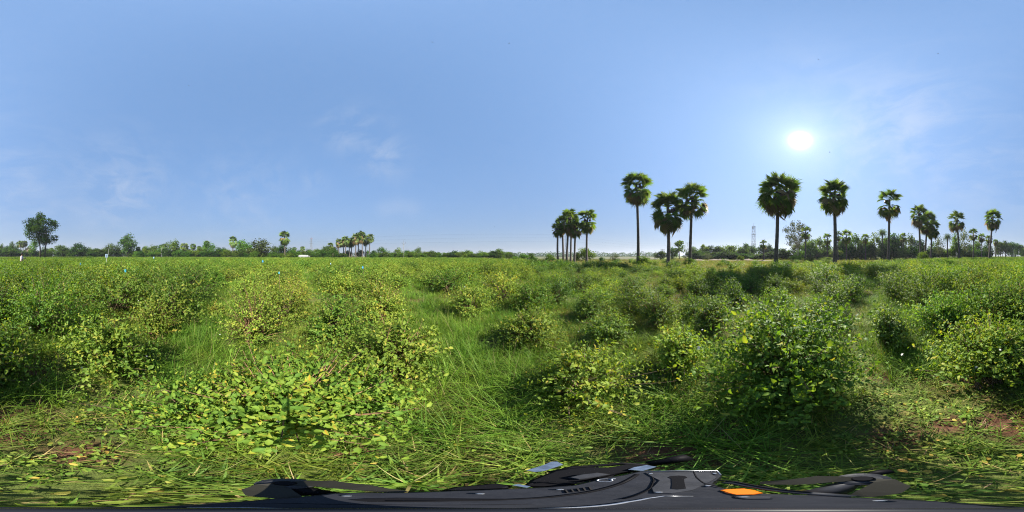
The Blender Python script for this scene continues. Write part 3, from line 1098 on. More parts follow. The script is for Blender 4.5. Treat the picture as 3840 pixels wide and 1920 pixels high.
def grass_layer():
    rg = np.random.default_rng(21)
    g, lut = [], {}

    def variants(key, n, *a):
        lut[key] = []
        for k in range(n):
            lut[key].append(len(g))
            g.append(tile_mesh(500 + len(g), *a))

    S0, S1, S2 = .5, 1.25, 4.0
    NEARSETS = {
        'mix': [('b', 380, .14, .36, .0062, .75, 'grass', .1, .9, .05), ('b', 320, .05, .15, .006, 1.0, 'grass', .2, .95, .12), ('l', 150, .016, .036, .12, 0, 'cover', .2, .95, .04), ('b', 10, .35, .6, .003, .35, 'grass_dry', .3, .9, .3), ('b', 200, .07, .18, .0065, 1.5, 'grass', .05, .65, .02)],
        'long': [('b', 430, .2, .46, .0058, .75, 'grass_lush', .05, .8, .02), ('b', 60, .1, .25, .006, 1.0, 'grass', .2, .95, .15), ('b', 12, .4, .65, .003, .35, 'grass_dry', .3, .9, .3), ('b', 140, .10, .22, .0062, 1.4, 'grass_lush', .05, .6, .02)],
        'bare': [('b', 360, .05, .16, .006, 1.1, 'grass', .2, .95, .12), ('l', 240, .014, .040, .08, 0, 'cover', .3, .98, .05), ('b', 24, .05, .14, .0035, 1.8, 'straw', 0, 1, .1), ('b', 150, .06, .15, .0062, 1.6, 'grass', .05, .7, .05)],
        'straw': [('b', 380, .06, .18, .0042, 1.9, 'straw', 0, 1, .05), ('b', 120, .05, .13, .006, 1.2, 'grass', .2, .95, .15), ('l', 40, .014, .034, .05, 0, 'cover', .3, .98, .06)],
        'soil': [('b', 90, .04, .12, .006, 1.3, 'grass', .2, .95, .15), ('l', 50, .012, .034, .05, 0, 'cover', .3, .98, .1), ('b', 70, .04, .12, .004, 1.9, 'straw', 0, 1, .05)],
    }
    for key_, sets_ in NEARSETS.items():
        lut[key_ + '_near'] = []
        for k_ in range(5):
            lut[key_ + '_near'].append(len(g))
            g.append(tile_mesh(900 + len(g), .25, [(q[0], max(2, q[1] // 4)) + tuple(q[2:]) for q in sets_], 4))
    for key_ in ('mix', 'long', 'bare', 'straw', 'soil'):
        variants(key_, 4 if key_ in ('mix', 'long') else 2, S0, NEARSETS[key_], 9)
    variants('mid', 4, S1, [('b', 700, .14, .38, .010, .6, 'grass', .15, .95, .06), ('l', 500, .02, .045, .30, 0, 'cover', .2, .95, .04)], 12)
    variants('midlong', 3, S1, [('b', 900, .2, .46, .0085, .7, 'grass_lush', .1, .95, .02)], 14)
    variants('middry', 3, S1, [('b', 700, .2, .52, .009, .5, 'grass_dry', 0, .9, .15), ('b', 200, .12, .3, .010, .6, 'grass', .15, .95, .1)], 12)
    variants('far', 3, S2, [('b', 1500, .18, .45, .028, .5, 'grass', .2, 1, .05)], 24)
    variants('fardry', 3, S2, [('b', 1300, .25, .55, .026, .4, 'grass_dry', 0, .9, .15), ('b', 300, .2, .4, .028, .5, 'grass', .2, 1, .05)], 24)
    PTS, ROT, SCL, IDX = [], [], [], []

    def patchy(x, y, f=1.7, ph=0.0):
        return math.sin(f * x + 1.3 + ph) * math.cos(f * 1.2 * y + .4 - ph) + .6 * math.sin(f * 2.3 * x - f * 1.1 * y + 2 + ph)

    straw = [(P(X, rr), rad) for X, rr, rad in ((3825, .70, .13), (30, .86, .08))]
    soil = [(P(X, rr), rad) for X, rr, rad in SOIL]
    longs = [(P(X, rr), rad) for X, rr, rad in ((1900, 1.25, .45), (1960, 2.0, .5), (2250, 1.35, .35), (1870, 2.7, .7), (560, 1.9, .35), (2420, 1.0, .3), (2700, .9, .35), (150, 1.3, .3))]

    def lay(S, r0, r1, kindof):
        n = int(r1 / S) + 2
        for i in range(-n, n + 1):
            for j in range(-n, n + 1):
                x, y = (i + .5) * S, (j + .5) * S
                r = math.hypot(x, y)
                if r < r0 or r >= r1:
                    continue
                kd, sz = kindof(x, y, r)
                if kd is None:
                    continue
                PTS.append((x, y, float(gz(x, y))))
                ROT.append((0, 0, rg.integers(0, 4) * PI / 2))
                SCL.append((1, 1, sz))
                IDX.append(lut[kd][rg.integers(len(lut[kd]))])

    def k0(x, y, r):
        a = (math.degrees(math.atan2(x, y)) + 180) % 360
        if r > 1.2 and lane_dist(x, y)[0] < .55:
            return 'long', rg.uniform(.8, 1.1)
        for c, rad in straw:
            if math.hypot(x - c.x, y - c.y) < rad:
                return 'straw', 1.0
        for c, rad in soil:
            if math.hypot(x - c.x, y - c.y) < rad:
                return 'soil', 1.0
        for c, rad in longs:
            if math.hypot(x - c.x, y - c.y) < rad:
                return 'long', rg.uniform(.6, .95)
        if r < 2.1 and (a < 62 or a > 300):
            return ('bare' if patchy(x, y, 2.6) > -.5 else 'mix'), rg.uniform(.6, 1.0)
        if r < .4:
            return 'mix', .6
        if r < .8:
            return ('mix' if rg.uniform() < .7 else 'long'), rg.uniform(.7, 1.0)
        return ('mix' if rg.uniform() < .8 else 'long'), rg.uniform(.6, 1.05)

    def k1(x, y, r):
        a = (math.degrees(math.atan2(x, y)) + 180) % 360
        if lane_dist(x, y)[0] < .9:
            return 'midlong', rg.uniform(.7, 1.0)
        if rg.uniform() < np.interp(a, *DRY_AZ) * min(1, (r - 3) / 7):
            return 'middry', rg.uniform(.6, 1.0)
        return ('mid' if rg.uniform() < .75 else 'midlong'), rg.uniform(.6, 1.0)

    def k2(x, y, r):
        a = (math.degrees(math.atan2(x, y)) + 180) % 360
        lim = float(field_limit(a - 180))
        if 172 < a < 236 and r > 62:
            return None, 0
        d = .75 if r > lim else np.interp(a, *DRY_AZ)
        return ('fardry' if rg.uniform() < d else 'far'), rg.uniform(.7, 1.15)

    def k0n(x, y, r):
        kd, sz = k0(x, y, r)
        return kd + '_near', sz

    lay(.25, 0, 2.4, k0n)
    lay(S0, 2.35, 5.0, k0)
    lay(S1, 4.85, 18.5, k1)
    lay(S2, 17.5, 92, k2)
    instancer('grass', g, PTS, ROT, SCL, IDX, 'green and dry grass, ground cover and straw over the whole field', 'grass')


grass_layer()


# ------------------------------------------------------------------ broad-leaved trees
def tree_meshes(seed, blobs=26, leaves=70, lsize=.05, crown0=.22, trunk=.03, spread=.5, lop=.35, mat='tree_leaf', bark='bark', blob_r=(.13, .22), stems=1, flat=1.0, upright=False):
    """unit tree (height 1, crown width about 1): trunk with limbs, crown of leaf clumps"""
    rg = np.random.default_rng(seed)
    cz = (1 + crown0) / 2
    hz_ = (1 - crown0) / 2
    c = []
    while len(c) < blobs:
        p = rg.uniform(-1, 1, 3)
        q = np.linalg.norm(p)
        if .25 < q < 1:
            p[0] *= rg.uniform(.8, 1.0)
            wz = 1 - .35 * max(0, p[2]) ** 2
            c.append((p[0] * spread * .85 * wz, p[1] * spread * .85 * wz, cz + p[2] * hz_ * .86))
    c = np.array(c)
    br = rg.uniform(*blob_r, blobs) * (1 + lop * rg.uniform(-1, 1, blobs))
    n = blobs * leaves
    bi = np.repeat(np.arange(blobs), leaves)
    dv = norm(rg.normal(0, 1, (n, 3)))
    rad = br[bi] * rg.uniform(.35, 1.08, n)
    pos = c[bi] + dv * rad[:, None] * np.array([1.0, 1.0, .75 * flat])
    pos[:, 2] = np.clip(pos[:, 2], .02, 1.02)
    d = norm(dv + rg.normal(0, .6, (n, 3)) + np.array([0, 0, -.15]))
    nn = norm(dv * .5 + np.array([0, 0, .8]) + rg.normal(0, .4, (n, 3)))
    TV = LEAF2_V * np.array([1.5, 1, 1])
    V, F, k = scatter(TV, LEAF2_F, pos, d, nn, lsize * rg.uniform(.6, 1.4, n))
    tone = rg.uniform(.15, .85, blobs)
    hue = np.clip(tone[bi] + rg.normal(0, .16, n), 0, 1)
    leafm = mesh_from('tree_crown', V, F, [M[mat]], np.repeat(hue, k))
    mb = MB()
    for s in range(stems):
        bx_, by_ = (0, 0) if stems == 1 else rg.normal(0, .035, 2)
        top = np.array([bx_ * 2.5 + rg.normal(0, .03), by_ * 2.5 + rg.normal(0, .03), crown0 + .35 * (1 - crown0)])
        mid = np.array([bx_ * 1.4 + rg.normal(0, .012), by_ * 1.4, top[2] * .5])
        mb.tube([(bx_, by_, -.02), mid, top], [trunk * 1.25 / stems ** .5, trunk / stems ** .5, trunk * .55 / stems ** .5], 7)
        for i in range(s, blobs, stems):
            if rg.uniform() < .75:
                e = c[i]
                st = mid + (top - mid) * rg.uniform(.2, 1.0)
                m_ = (st + e) / 2 + np.array([0, 0, -.02 if not upright else -.08])
                mb.tube([st, m_, e], [trunk * .38, trunk * .24, trunk * .08], 4, cap=False)
    tm = mb.mesh('tree_trunk', M[bark], smooth=True)
    return leafm, tm


TREES = {
    'round': [tree_meshes(600 + k, 30, 75, .055, .16, .028, .5) for k in range(4)],
    'bushy': [tree_meshes(610 + k, 30, 75, .06, .02, .03, .5, mat='tree_leaf') for k in range(4)],
    'light': [tree_meshes(620 + k, 28, 70, .055, .06, .028, .5, mat='tree_leaf_light') for k in range(4)],
    'olive': [tree_meshes(630 + k, 40, 80, .05, .0, .03, .5, mat='tree_leaf_olive') for k in range(2)],
    'pale': [tree_meshes(640 + k, 26, 42, .05, .04, .02, .5, mat='tree_leaf_pale') for k in range(2)],
    'layered': [tree_meshes(650 + k, 22, 60, .06, .25, .03, .5, mat='tree_leaf_light', flat=.45) for k in range(2)],
    'open': [tree_meshes(660, 44, 170, .024, .30, .020, .46, mat='tree_leaf', blob_r=(.07, .125), stems=2)],
    'sparse': [tree_meshes(670 + k, 95, 34, .024, .24, .011, .5, mat='tree_leaf_pale', bark='bark_pale', blob_r=(.04, .08), stems=4, upright=True) for k in range(2)],
    'bare': [tree_meshes(680, 26, 10, .03, .2, .014, .4, mat='tree_leaf_pale', bark='bark_pale', blob_r=(.04, .07), stems=2, upright=True)],
}
treerg = np.random.default_rng(31)


def tree(kind, X, Dd, Ytop, wpx, label, group=None, name='tree', base=0.0, cat='tree'):
    p = P(X, Dd)
    H = (Z(Ytop, Dd) - base) * 1.12
    Wd = 2 * Dd * math.tan(R(wpx / 3840 * 180)) * 1.48
    lm, tm = TREES[kind][treerg.integers(len(TREES[kind]))]
    root = empty(name, (p.x, p.y, base), treerg.uniform(0, 6.28), (Wd, Wd, H))
    tag(root, label, cat, group)
    obj('crown', lm, root)
    obj('trunk', tm, root)
    return root


ORD = ['first', 'second', 'third', 'fourth', 'fifth', 'sixth', 'seventh', 'eighth', 'ninth', 'tenth', 'eleventh', 'twelfth',
       'thirteenth', 'fourteenth', 'fifteenth', 'sixteenth', 'seventeenth', 'eighteenth', 'nineteenth', 'twentieth']
DESC = {'round': 'round dark green', 'bushy': 'bushy dark green', 'light': 'light green', 'olive': 'olive green', 'pale': 'pale thin', 'layered': 'tiered flat-topped',
        'sparse': 'sparse pale-stemmed', 'bare': 'nearly bare grey'}

# (kind, column, distance, top row, width in px)
tree('open', 158, 60, 815, 122, 'lone spreading tree with forked trunk standing tall in the field')
tree('sparse', 2990, 46, 838, 92, 'tall sparse tree with many pale upright stems behind the tallest palm')
STRETCHES = [
    ('right of the lone spreading tree in the far treeline', [
        ('round', 173, 118, 929, 34), ('round', 224, 112, 922, 40), ('round', 250, 125, 933, 16), ('light', 268, 108, 935, 24), ('bushy', 291, 104, 917, 48),
        ('bushy', 336, 110, 931, 22), ('bushy', 346, 100, 938, 42), ('bushy', 379, 100, 938, 44), ('round', 421, 106, 916, 42), ('round', 478, 98, 886, 52)]),
    ('left of the lone spreading tree in the far treeline', [
        ('light', 128, 108, 908, 32), ('round', 60, 140, 927, 18), ('round', 46, 130, 914, 22), ('round', 30, 128, 924, 22), ('round', 9, 126, 919, 20), ('round', 1, 134, 930, 26)]),
    ('right of the tall dark round tree', [
        ('light', 520, 104, 938, 30), ('light', 548, 100, 928, 32), ('light', 574, 102, 924, 40), ('bushy', 600, 106, 922, 30), ('light', 646, 96, 905, 46),
        ('bushy', 690, 94, 940, 50), ('light', 728, 94, 941, 44), ('light', 756, 92, 929, 36), ('light', 782, 100, 911, 42), ('bushy', 810, 90, 931, 50), ('round', 839, 104, 931, 18)]),
    ('right of the tattered brown palm', [
        ('round', 879, 96, 940, 20), ('light', 918, 82, 899, 56), ('olive', 972, 74, 905, 72), ('bushy', 1029, 80, 928, 24), ('bushy', 1055, 80, 925, 38)]),
    ('right of the lone bushy palm', [
        ('bushy', 1090, 82, 932, 32), ('light', 1114, 74, 947, 30), ('bushy', 1122, 84, 941, 26), ('bushy', 1156, 82, 938, 28), ('light', 1191, 80, 938, 40),
        ('bushy', 1224, 78, 929, 38), ('bushy', 1255, 80, 929, 28)]),
    ('from the left under the slender palm grove', [
        ('round', 1305, 84, 943, 26), ('pale', 1327, 100, 950, 30), ('round', 1349, 82, 939, 26), ('light', 1378, 82, 943, 18), ('round', 1400, 80, 941, 22), ('light', 1432, 74, 932, 34)]),
    ('right of the slender palm grove', [
        ('light', 1475, 76, 948, 24), ('light', 1494, 74, 933, 30), ('light', 1526, 76, 942, 28), ('light', 1546, 76, 943, 34), ('light', 1567, 80, 930, 20),
        ('round', 1597, 150, 946, 30), ('light', 1628, 76, 953, 40), ('round', 1644, 84, 947, 16), ('light', 1682, 78, 947, 22), ('light', 1716, 76, 949, 26), ('light', 1735, 76, 946, 24),
        ('light', 1758, 74, 940, 32), ('light', 1802, 74, 944, 38), ('light', 1842, 72, 945, 24), ('light', 1868, 70, 931, 28), ('light', 1911, 72, 949, 20)]),
    ('from the left in the far wood', [
        ('bare', 2456, 66, 940, 18), ('bushy', 2478, 62, 944, 38), ('bushy', 2519, 64, 933, 36), ('layered', 2547, 62, 909, 40), ('bare', 2573, 66, 908, 26), ('light', 2597, 68, 923, 24),
        ('bushy', 2610, 64, 936, 36), ('layered', 2640, 72, 920, 32), ('pale', 2653, 58, 953, 32), ('bushy', 2667, 74, 927, 48), ('bushy', 2694, 74, 927, 36), ('light', 2728, 72, 917, 46),
        ('bushy', 2727, 60, 938, 52), ('light', 2760, 74, 919, 40), ('bushy', 2783, 64, 935, 40), ('bushy', 2800, 80, 919, 44), ('bushy', 2824, 74, 927, 36), ('bushy', 2860, 84, 923, 46)]),
    ('right of the small palm below the tower', [
        ('bushy', 2886, 84, 921, 26), ('bushy', 2906, 82, 934, 38), ('light', 2938, 62, 936, 28), ('light', 2988, 60, 921, 42), ('light', 3018, 62, 912, 36), ('light', 3040, 60, 902, 44),
        ('light', 3075, 62, 900, 40), ('bushy', 3104, 62, 917, 32), ('bushy', 3152, 60, 906, 42)]),
    ('left of the feathery palm in the shaded grove', [
        ('bushy', 3350, 58, 888, 44), ('bushy', 3320, 60, 896, 46), ('light', 3277, 58, 884, 44), ('bushy', 3243, 62, 898, 42), ('light', 3208, 60, 889, 50), ('bushy', 3180, 64, 905, 40)]),
    ('right of the shaded grove behind the palms', [
        ('bushy', 3372, 62, 893, 36), ('light', 3412, 64, 890, 38), ('bushy', 3453, 64, 908, 44), ('bushy', 3500, 66, 912, 42), ('pale', 3524, 62, 897, 38), ('light', 3582, 66, 880, 34),
        ('pale', 3617, 68, 870, 44), ('bushy', 3642, 84, 923, 36), ('light', 3664, 72, 904, 30), ('bushy', 3705, 80, 912, 34), ('round', 3744, 92, 909, 28), ('round', 3770, 98, 912, 38),
        ('round', 3794, 104, 911, 32), ('round', 3817, 112, 916, 22), ('round', 3834, 118, 927, 22)]),
]
for where, rows in STRETCHES:
    for i, (kind, X, Dd, Yt, wp) in enumerate(rows):
        tree(kind, X, Dd, Yt, wp, '%s tree, %s %s' % (DESC[kind], ORD[i], where), 'trees ' + where)

# undergrowth shrubs along the far edges, and a few in the field
und = np.random.default_rng(33)


def shrub_row(X0, X1, step, Dlo, Dhi, Ylo, Yhi, kinds, label, group):
    X = X0
    while X < X1:
        tree(kinds[und.integers(len(kinds))], X + und.uniform(-6, 6), und.uniform(Dlo, Dhi), und.uniform(Ylo, Yhi), step * und.uniform(1.5, 2.3), label, group, 'shrub', cat='shrub')
        X += step * und.uniform(.8, 1.2)


shrub_row(0, 500, 20, 98, 116, 932, 945, ('bushy', 'bushy', 'light'), 'low dark shrub under the far treeline near the lone spreading tree', 'shrubs under the far treeline')
shrub_row(500, 900, 18, 86, 98, 934, 947, ('light', 'light', 'bushy'), 'low green shrub along the fence line left of the tattered palm', 'shrubs along the fence line')
shrub_row(900, 1290, 18, 69, 79, 938, 951, ('light', 'bushy'), 'low shrub along the field edge near the white shed', 'shrubs near the white shed')
shrub_row(1400, 1930, 18, 68, 75, 943, 954, ('light', 'light', 'bushy'), 'low green shrub along the far edge below the overhead lines', 'shrubs below the overhead lines')
shrub_row(2590, 2900, 22, 58, 70, 940, 956, ('bushy',), 'dark shrub in front of the far wood below the lattice tower', 'shrubs in front of the far wood')
shrub_row(2930, 3180, 20, 54, 60, 935, 952, ('light', 'bushy'), 'shrub at the edge of the trees behind the small palms', 'shrubs behind the small palms')
shrub_row(3150, 3480, 18, 54, 62, 915, 940, ('bushy',), 'dark undergrowth shrub in the shaded grove', 'undergrowth in the shaded grove')
shrub_row(3480, 3720, 20, 66, 80, 930, 948, ('bushy', 'light'), 'undergrowth shrub between the far palm trunks', 'undergrowth between far palms')
for (k, X, Dd, Yt, wp, lab) in (
        ('light', 1931, 46, 962, 26, 'small shrub at the far edge just left of the dry field'), ('light', 1965, 44, 954, 32, 'round green shrub at the left corner of the dry field'),
        ('bushy', 1990, 48, 953, 24, 'dark little shrub beside the round green shrub'), ('light', 2006, 40, 964, 18, 'tiny green shrub before the palm cluster'),
        ('light', 2062, 40, 955, 38, 'green shrub at the foot of the palm cluster on its left'), ('bushy', 2168, 40, 950, 26, 'dark shrub between the last two trunks of the palm cluster'),
        ('light', 2198, 42, 927, 46, 'tall shrub behind the last trunk of the palm cluster'), ('bushy', 2257, 36, 966, 18, 'small dark shrub on the pale grass beside the dry field'),
        ('pale', 2304, 34, 955, 34, 'thin straggly shrub in front of the dry field'), ('light', 2414, 22.5, 964, 62, 'bright yellow-green shrub at the foot of the tallest slim palm'),
        ('light', 2586, 21.0, 972, 36, 'leafy climber shrub around the foot of the palm with a ragged crown'), ('light', 2778, 40, 960, 22, 'blue-green shrub beside the earth bank'),
        ('light', 3095, 34, 963, 36, 'pale leafy weed clump in front of the small palms'), ('light', 3460, 34, 946, 34, 'bright leafy sapling among the leaning palms'),
        ('light', 2985, 38, 960, 40, 'green weed clump at the foot of the sparse tree'), ('bushy', 3040, 32, 968, 34, 'low green clump beside the small palm near the sparse tree')):
    tree(k, X, Dd, Yt, wp, lab, None, 'shrub', cat='shrub')


def far_wood():
    """the hazy line of trees at the horizon: one mass"""
    rg = np.random.default_rng(35)
    pos, d, n, size, hue = [], [], [], [], []
    for X in np.arange(1900, 2480, 3.0):
        Dd = rg.uniform(330, 420)
        h = max(2.5, Z(rg.uniform(945, 954), Dd) * rg.uniform(.7, 1.1))
        p = P(X, Dd)
        c = rg.uniform(.2, .8)
        for _ in range(60):
            dv = norm(rg.normal(0, 1, 3))
            pos.append((p.x + dv[0] * 4, p.y + dv[1] * 4, h * .5 + dv[2] * h * .5))
            d.append(dv + rg.normal(0, .5, 3))
            n.append(dv * .5 + np.array([0, 0, .8]))
            size.append(rg.uniform(1.2, 2.4))
            hue.append(np.clip(c + rg.normal(0, .15), 0, 1))
    V, F, k = scatter(LEAF2_V * np.array([1.5, 1, 1]), LEAF2_F, np.array(pos), np.array(d), np.array(n), np.array(size))
    o = obj('distant_wood', mesh_from('distant_wood', V, F, [M['tree_leaf']], np.repeat(hue, k)))
    tag(o, 'hazy line of distant trees at the horizon beyond the dry field', 'wood', None, 'stuff')


far_wood()


def hills():
    M['hill'] = plain('hill', (.06, .09, .05), .95, noise=.4, scale=.01)
    V, F = [], []
    nx = 40
    for i in range(nx + 1):
        t = i / nx
        X = 1575 + (1770 - 1575) * t
        e = math.sin(PI * t) ** .8 * (.85 + .25 * math.sin(t * 9)) * .5
        for k, (Dd, f) in enumerate(((2400, 0), (2600, .55), (2900, 1), (3400, .6), (3800, 0))):
            p = P(X, Dd)
            V.append((p.x, p.y, 2900 * math.tan(R(1.75 * e * 2)) * f * .5 - 2))
    for i in range(nx):
        for k in range(4):
            a = i * 5 + k
            F.append((a, a + 5, a + 6, a + 1))
    o = obj('hills', mesh_from('hills', np.array(V), np.array(F), [M['hill']], smooth=True))
    tag(o, 'faint blue hill on the horizon below the overhead lines', None, None, 'structure')


hills()


def earth_bank():
    M['earth'] = plain('earth', (.19, .14, .10), .95, noise=.35, scale=1.5, bump=.5)
    rg = np.random.default_rng(37)
    V, F = [], []
    nx = 70
    for i in range(nx + 1):
        t = i / nx
        X = 2570 + 340 * t
        h = (.42 + .14 * math.sin(t * 21) + .08 * math.sin(t * 47)) * min(1, t * 8, (1 - t) * 8)
        for k, (dd, f) in enumerate(((-1.6, -.1), (-.8, .6), (0, 1), (.9, .55), (1.8, -.1))):
            p = P(X, 47 + dd + 2 * math.sin(t * 5))
            V.append((p.x, p.y, h * f * rg.uniform(.85, 1.15)))
    for i in range(nx):
        for k in range(4):
            a = i * 5 + k
            F.append((a, a + 5, a + 6, a + 1))
    o = obj('earth_bank', mesh_from('earth_bank', np.array(V), np.array(F), [M['earth']], smooth=True))
    tag(o, 'low bank of bare pinkish earth in front of the far wood', None, None, 'structure')


earth_bank()


# ------------------------------------------------------------------ palms
def fan_mesh(seed, mat, droop=.12, segs=24, span=240, fold=.04):
    """a stiff, deeply cut fan leaf, petiole along +Y, reach 1"""
    rg = np.random.default_rng(seed)
    Vs, Fs, vv = [], [], []
    pet = .52
    w_ = .014
    Vs += [(-w_, 0, 0), (w_, 0, 0), (w_ * .8, pet, .02), (-w_ * .8, pet, .02), (0, 0, -.02), (0, pet, 0)]
    Fs += [(0, 1, 2), (0, 2, 3), (0, 5, 4), (0, 3, 5), (4, 5, 1), (1, 5, 2)]
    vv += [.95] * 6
    Rf = .48
    ang = np.radians(np.linspace(-span / 2, span / 2, segs + 1))
    b = len(Vs)
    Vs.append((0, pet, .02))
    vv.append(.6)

    def pt(a, r, dz):
        x, y = math.sin(a) * r, math.cos(a) * r
        cup = .22 * abs(math.sin(a)) * r
        return (x, pet + y, .02 + dz + cup - droop * (r / Rf) ** 2 * (.5 + .5 * max(0, math.cos(a))))
    for i, a in enumerate(ang):
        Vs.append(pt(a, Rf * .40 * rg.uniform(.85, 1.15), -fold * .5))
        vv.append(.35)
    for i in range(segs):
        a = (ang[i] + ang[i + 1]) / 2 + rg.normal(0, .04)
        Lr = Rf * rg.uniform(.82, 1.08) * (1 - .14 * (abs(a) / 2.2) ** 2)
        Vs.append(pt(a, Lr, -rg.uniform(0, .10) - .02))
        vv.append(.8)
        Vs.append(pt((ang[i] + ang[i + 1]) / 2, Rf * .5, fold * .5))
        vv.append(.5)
        m0, m1, t, r = b + 1 + i, b + 2 + i, len(Vs) - 2, len(Vs) - 1
        Fs += [(b, r, m0), (b, m1, r), (m0, r, t), (r, m1, t)]
    return mesh_from('frond', np.array(Vs), np.array(Fs), [M[mat]], np.clip(np.array(vv) + rg.normal(0, .05, len(vv)), 0, 1))


FAN = {
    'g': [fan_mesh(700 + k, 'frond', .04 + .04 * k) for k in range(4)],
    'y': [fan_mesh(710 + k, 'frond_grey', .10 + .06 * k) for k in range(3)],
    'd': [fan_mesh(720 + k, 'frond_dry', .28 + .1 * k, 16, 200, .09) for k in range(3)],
}


def frond_matrix(az, el, scale, origin, roll=0.0, twist=0.0):
    d = Vector((math.cos(el) * math.cos(az), math.cos(el) * math.sin(az), math.sin(el)))
    up = Vector((-math.sin(el) * math.cos(az), -math.sin(el) * math.sin(az), math.cos(el)))
    x = d.cross(up)
    m = Matrix((x, d, up)).transposed().to_4x4()
    m = m @ Matrix.Rotation(roll, 4, 'Y') @ Matrix.Scale(scale, 4)
    m.translation = origin
    return m


def palm_fronds(rg, reach, hcrown, dense, tone, ragged):
    """list of (mesh, matrix) about the crown base (trunk top at z=0), crown height hcrown"""
    out = []
    up = max(reach * .75, hcrown * .62)
    # living head: a ball of stiff fans; older leaves hang down as a second ball, the skirt
    n1, n2 = int(22 * dense), int(26 * dense)
    z_head = hcrown - reach * .98
    z_sk = max(min(hcrown * .46, reach * .97), z_head - reach * .55)
    for i in range(n1):
        t = (i + .5) / n1
        el = math.asin(min(.999, 1.0 - .95 * t)) + rg.normal(0, .09)
        az = i * 2.39996 + rg.normal(0, .3)
        s = reach * rg.uniform(.84, 1.06)
        kind = 'y' if tone == 'y' and rg.uniform() < .65 else 'g'
        if ragged and t > .4 and rg.uniform() < ragged:
            continue
        out.append((FAN[kind][rg.integers(len(FAN[kind]))], frond_matrix(az, el, s, Vector((0, 0, z_head)), rg.normal(0, .7))))
    for i in range(n2):
        t = (i + .5) / n2
        el = -math.asin(min(.98, .14 + .84 * t)) + rg.normal(0, .08)
        az = i * 2.39996 + .8 + rg.normal(0, .3)
        if ragged and rg.uniform() < ragged:
            continue
        s = min(reach * rg.uniform(.80, .98) * (1 + .25 * t), (z_sk + .06 * reach) / max(.2, math.sin(-el)))
        dry = rg.uniform() < (.05 + .42 * t) * (.45 if tone == 'y' else 1.0)
        kind = 'd' if dry else ('y' if tone == 'y' and rg.uniform() < .5 else 'g')
        out.append((FAN[kind][rg.integers(len(FAN[kind]))], frond_matrix(az, el, s, Vector((0, 0, z_sk + (z_head - z_sk) * .3 * (1 - t))), rg.normal(0, .6))))
    return out


def join_fronds(fr, name):
    Vs, Fs, vv, mi, off = [], [], [], [], 0
    mats = [M['frond'], M['frond_grey'], M['frond_dry']]
    for me, mw in fr:
        n = len(me.vertices)
        co = np.empty(n * 3, np.float32)
        me.vertices.foreach_get('co', co)
        co = co.reshape(-1, 3)
        A = np.array(mw)
        Vs.append(co @ A[:3, :3].T + A[:3, 3])
        f = np.empty(len(me.polygons) * 3, np.int32)
        me.loops.foreach_get('vertex_index', f)
        Fs.append(f.reshape(-1, 3) + off)
        v = np.empty(n, np.float32)
        me.attributes['v'].data.foreach_get('value', v)
        vv.append(v)
        mi.append(np.full(len(me.polygons), mats.index(me.materials[0])))
        off += n
    return mesh_from(name, np.concatenate(Vs), np.concatenate(Fs), mats, np.concatenate(vv), midx=np.concatenate(mi))


prg = np.random.default_rng(41)
CROWNS = {}


def crown_variant(tone):
    """joined crown for far palms, reach 1, crown height 2.1"""
    if tone not in CROWNS:
        CROWNS[tone] = [join_fronds(palm_fronds(np.random.default_rng(800 + k), 1.0, 2.1, 1.0, tone, 0.0), 'palm_crown') for k in range(4)]
    return CROWNS[tone][prg.integers(4)]


def palm(X, Xc, Dd, Ytop, Ybot, wpx, label, tone='g', full=True, dense=1.0, ragged=0.0, group='palms', fruit=True, tr=.19):
    b = P(X, Dd)
    zt, zb = Z(Ytop, Dd), Z(Ybot, Dd)
    c = P(Xc, Dd)
    el = (90 - (Ytop + Ybot) / 2 / 1920 * 180)
    width = 2 * Dd / math.cos(R(el)) * math.tan(R(wpx / 3840 * 180))
    reach = max(width / 2 * (1.06 if full else 1.25), (zt - zb) * (.41 if full else .37))
    root = empty('palm_tree', (b.x, b.y, 0))
    tag(root, label, 'palm', group)
    hc = zt - zb
    # trunk: swollen foot, slight bend, ring scars
    dx, dy = c.x - b.x, c.y - b.y
    ztr = zb + max(hc - reach, hc * .35)
    mb = MB()
    n = 26 if full else 8
    pts, rad = [], []
    ph = prg.uniform(0, 6.28)
    for i in range(n + 1):
        t = i / n
        bend = .12 * math.sin(t * PI + ph * .1)
        pts.append((dx * t ** 1.4 + bend * math.cos(ph), dy * t ** 1.4 + bend * math.sin(ph), -.1 + (ztr + .1) * t))
        r = tr * (1.12 - .26 * t + .6 * math.exp(-t * 10)) * (1 + (.05 if i % 2 else 0) * full)
        rad.append(r)
    mb.tube(pts, rad, 12 if full else 7)
    mb.build('trunk', M['palm_bark'], root, smooth=True)
    o = Vector((dx, dy, zb))
    if full:
        # crown height 2 units of reach fitted to the photographed span
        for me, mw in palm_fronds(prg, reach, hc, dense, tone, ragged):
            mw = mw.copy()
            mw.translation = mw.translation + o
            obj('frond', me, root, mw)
        if fruit:
            for q in range(3):
                a = prg.uniform(0, 6.28)
                fb = MB()
                for _ in range(7):
                    cc = o + Vector((math.cos(a) * reach * .22, math.sin(a) * reach * .22, max(hc - reach * 1.15, hc * .3))) + Vector(prg.normal(0, reach * .045, 3))
                    ico_add(fb, cc, reach * .075)
                fb.build('fruit_bunch', M['fruit'], root, smooth=True)
    else:
        me = crown_variant(tone)
        obj('crown', me, root, Matrix.Translation(o) @ Matrix.Rotation(prg.uniform(0, 6.28), 4, 'Z') @ Matrix.Diagonal((reach, reach, hc / 2.25, 1)))
    return root


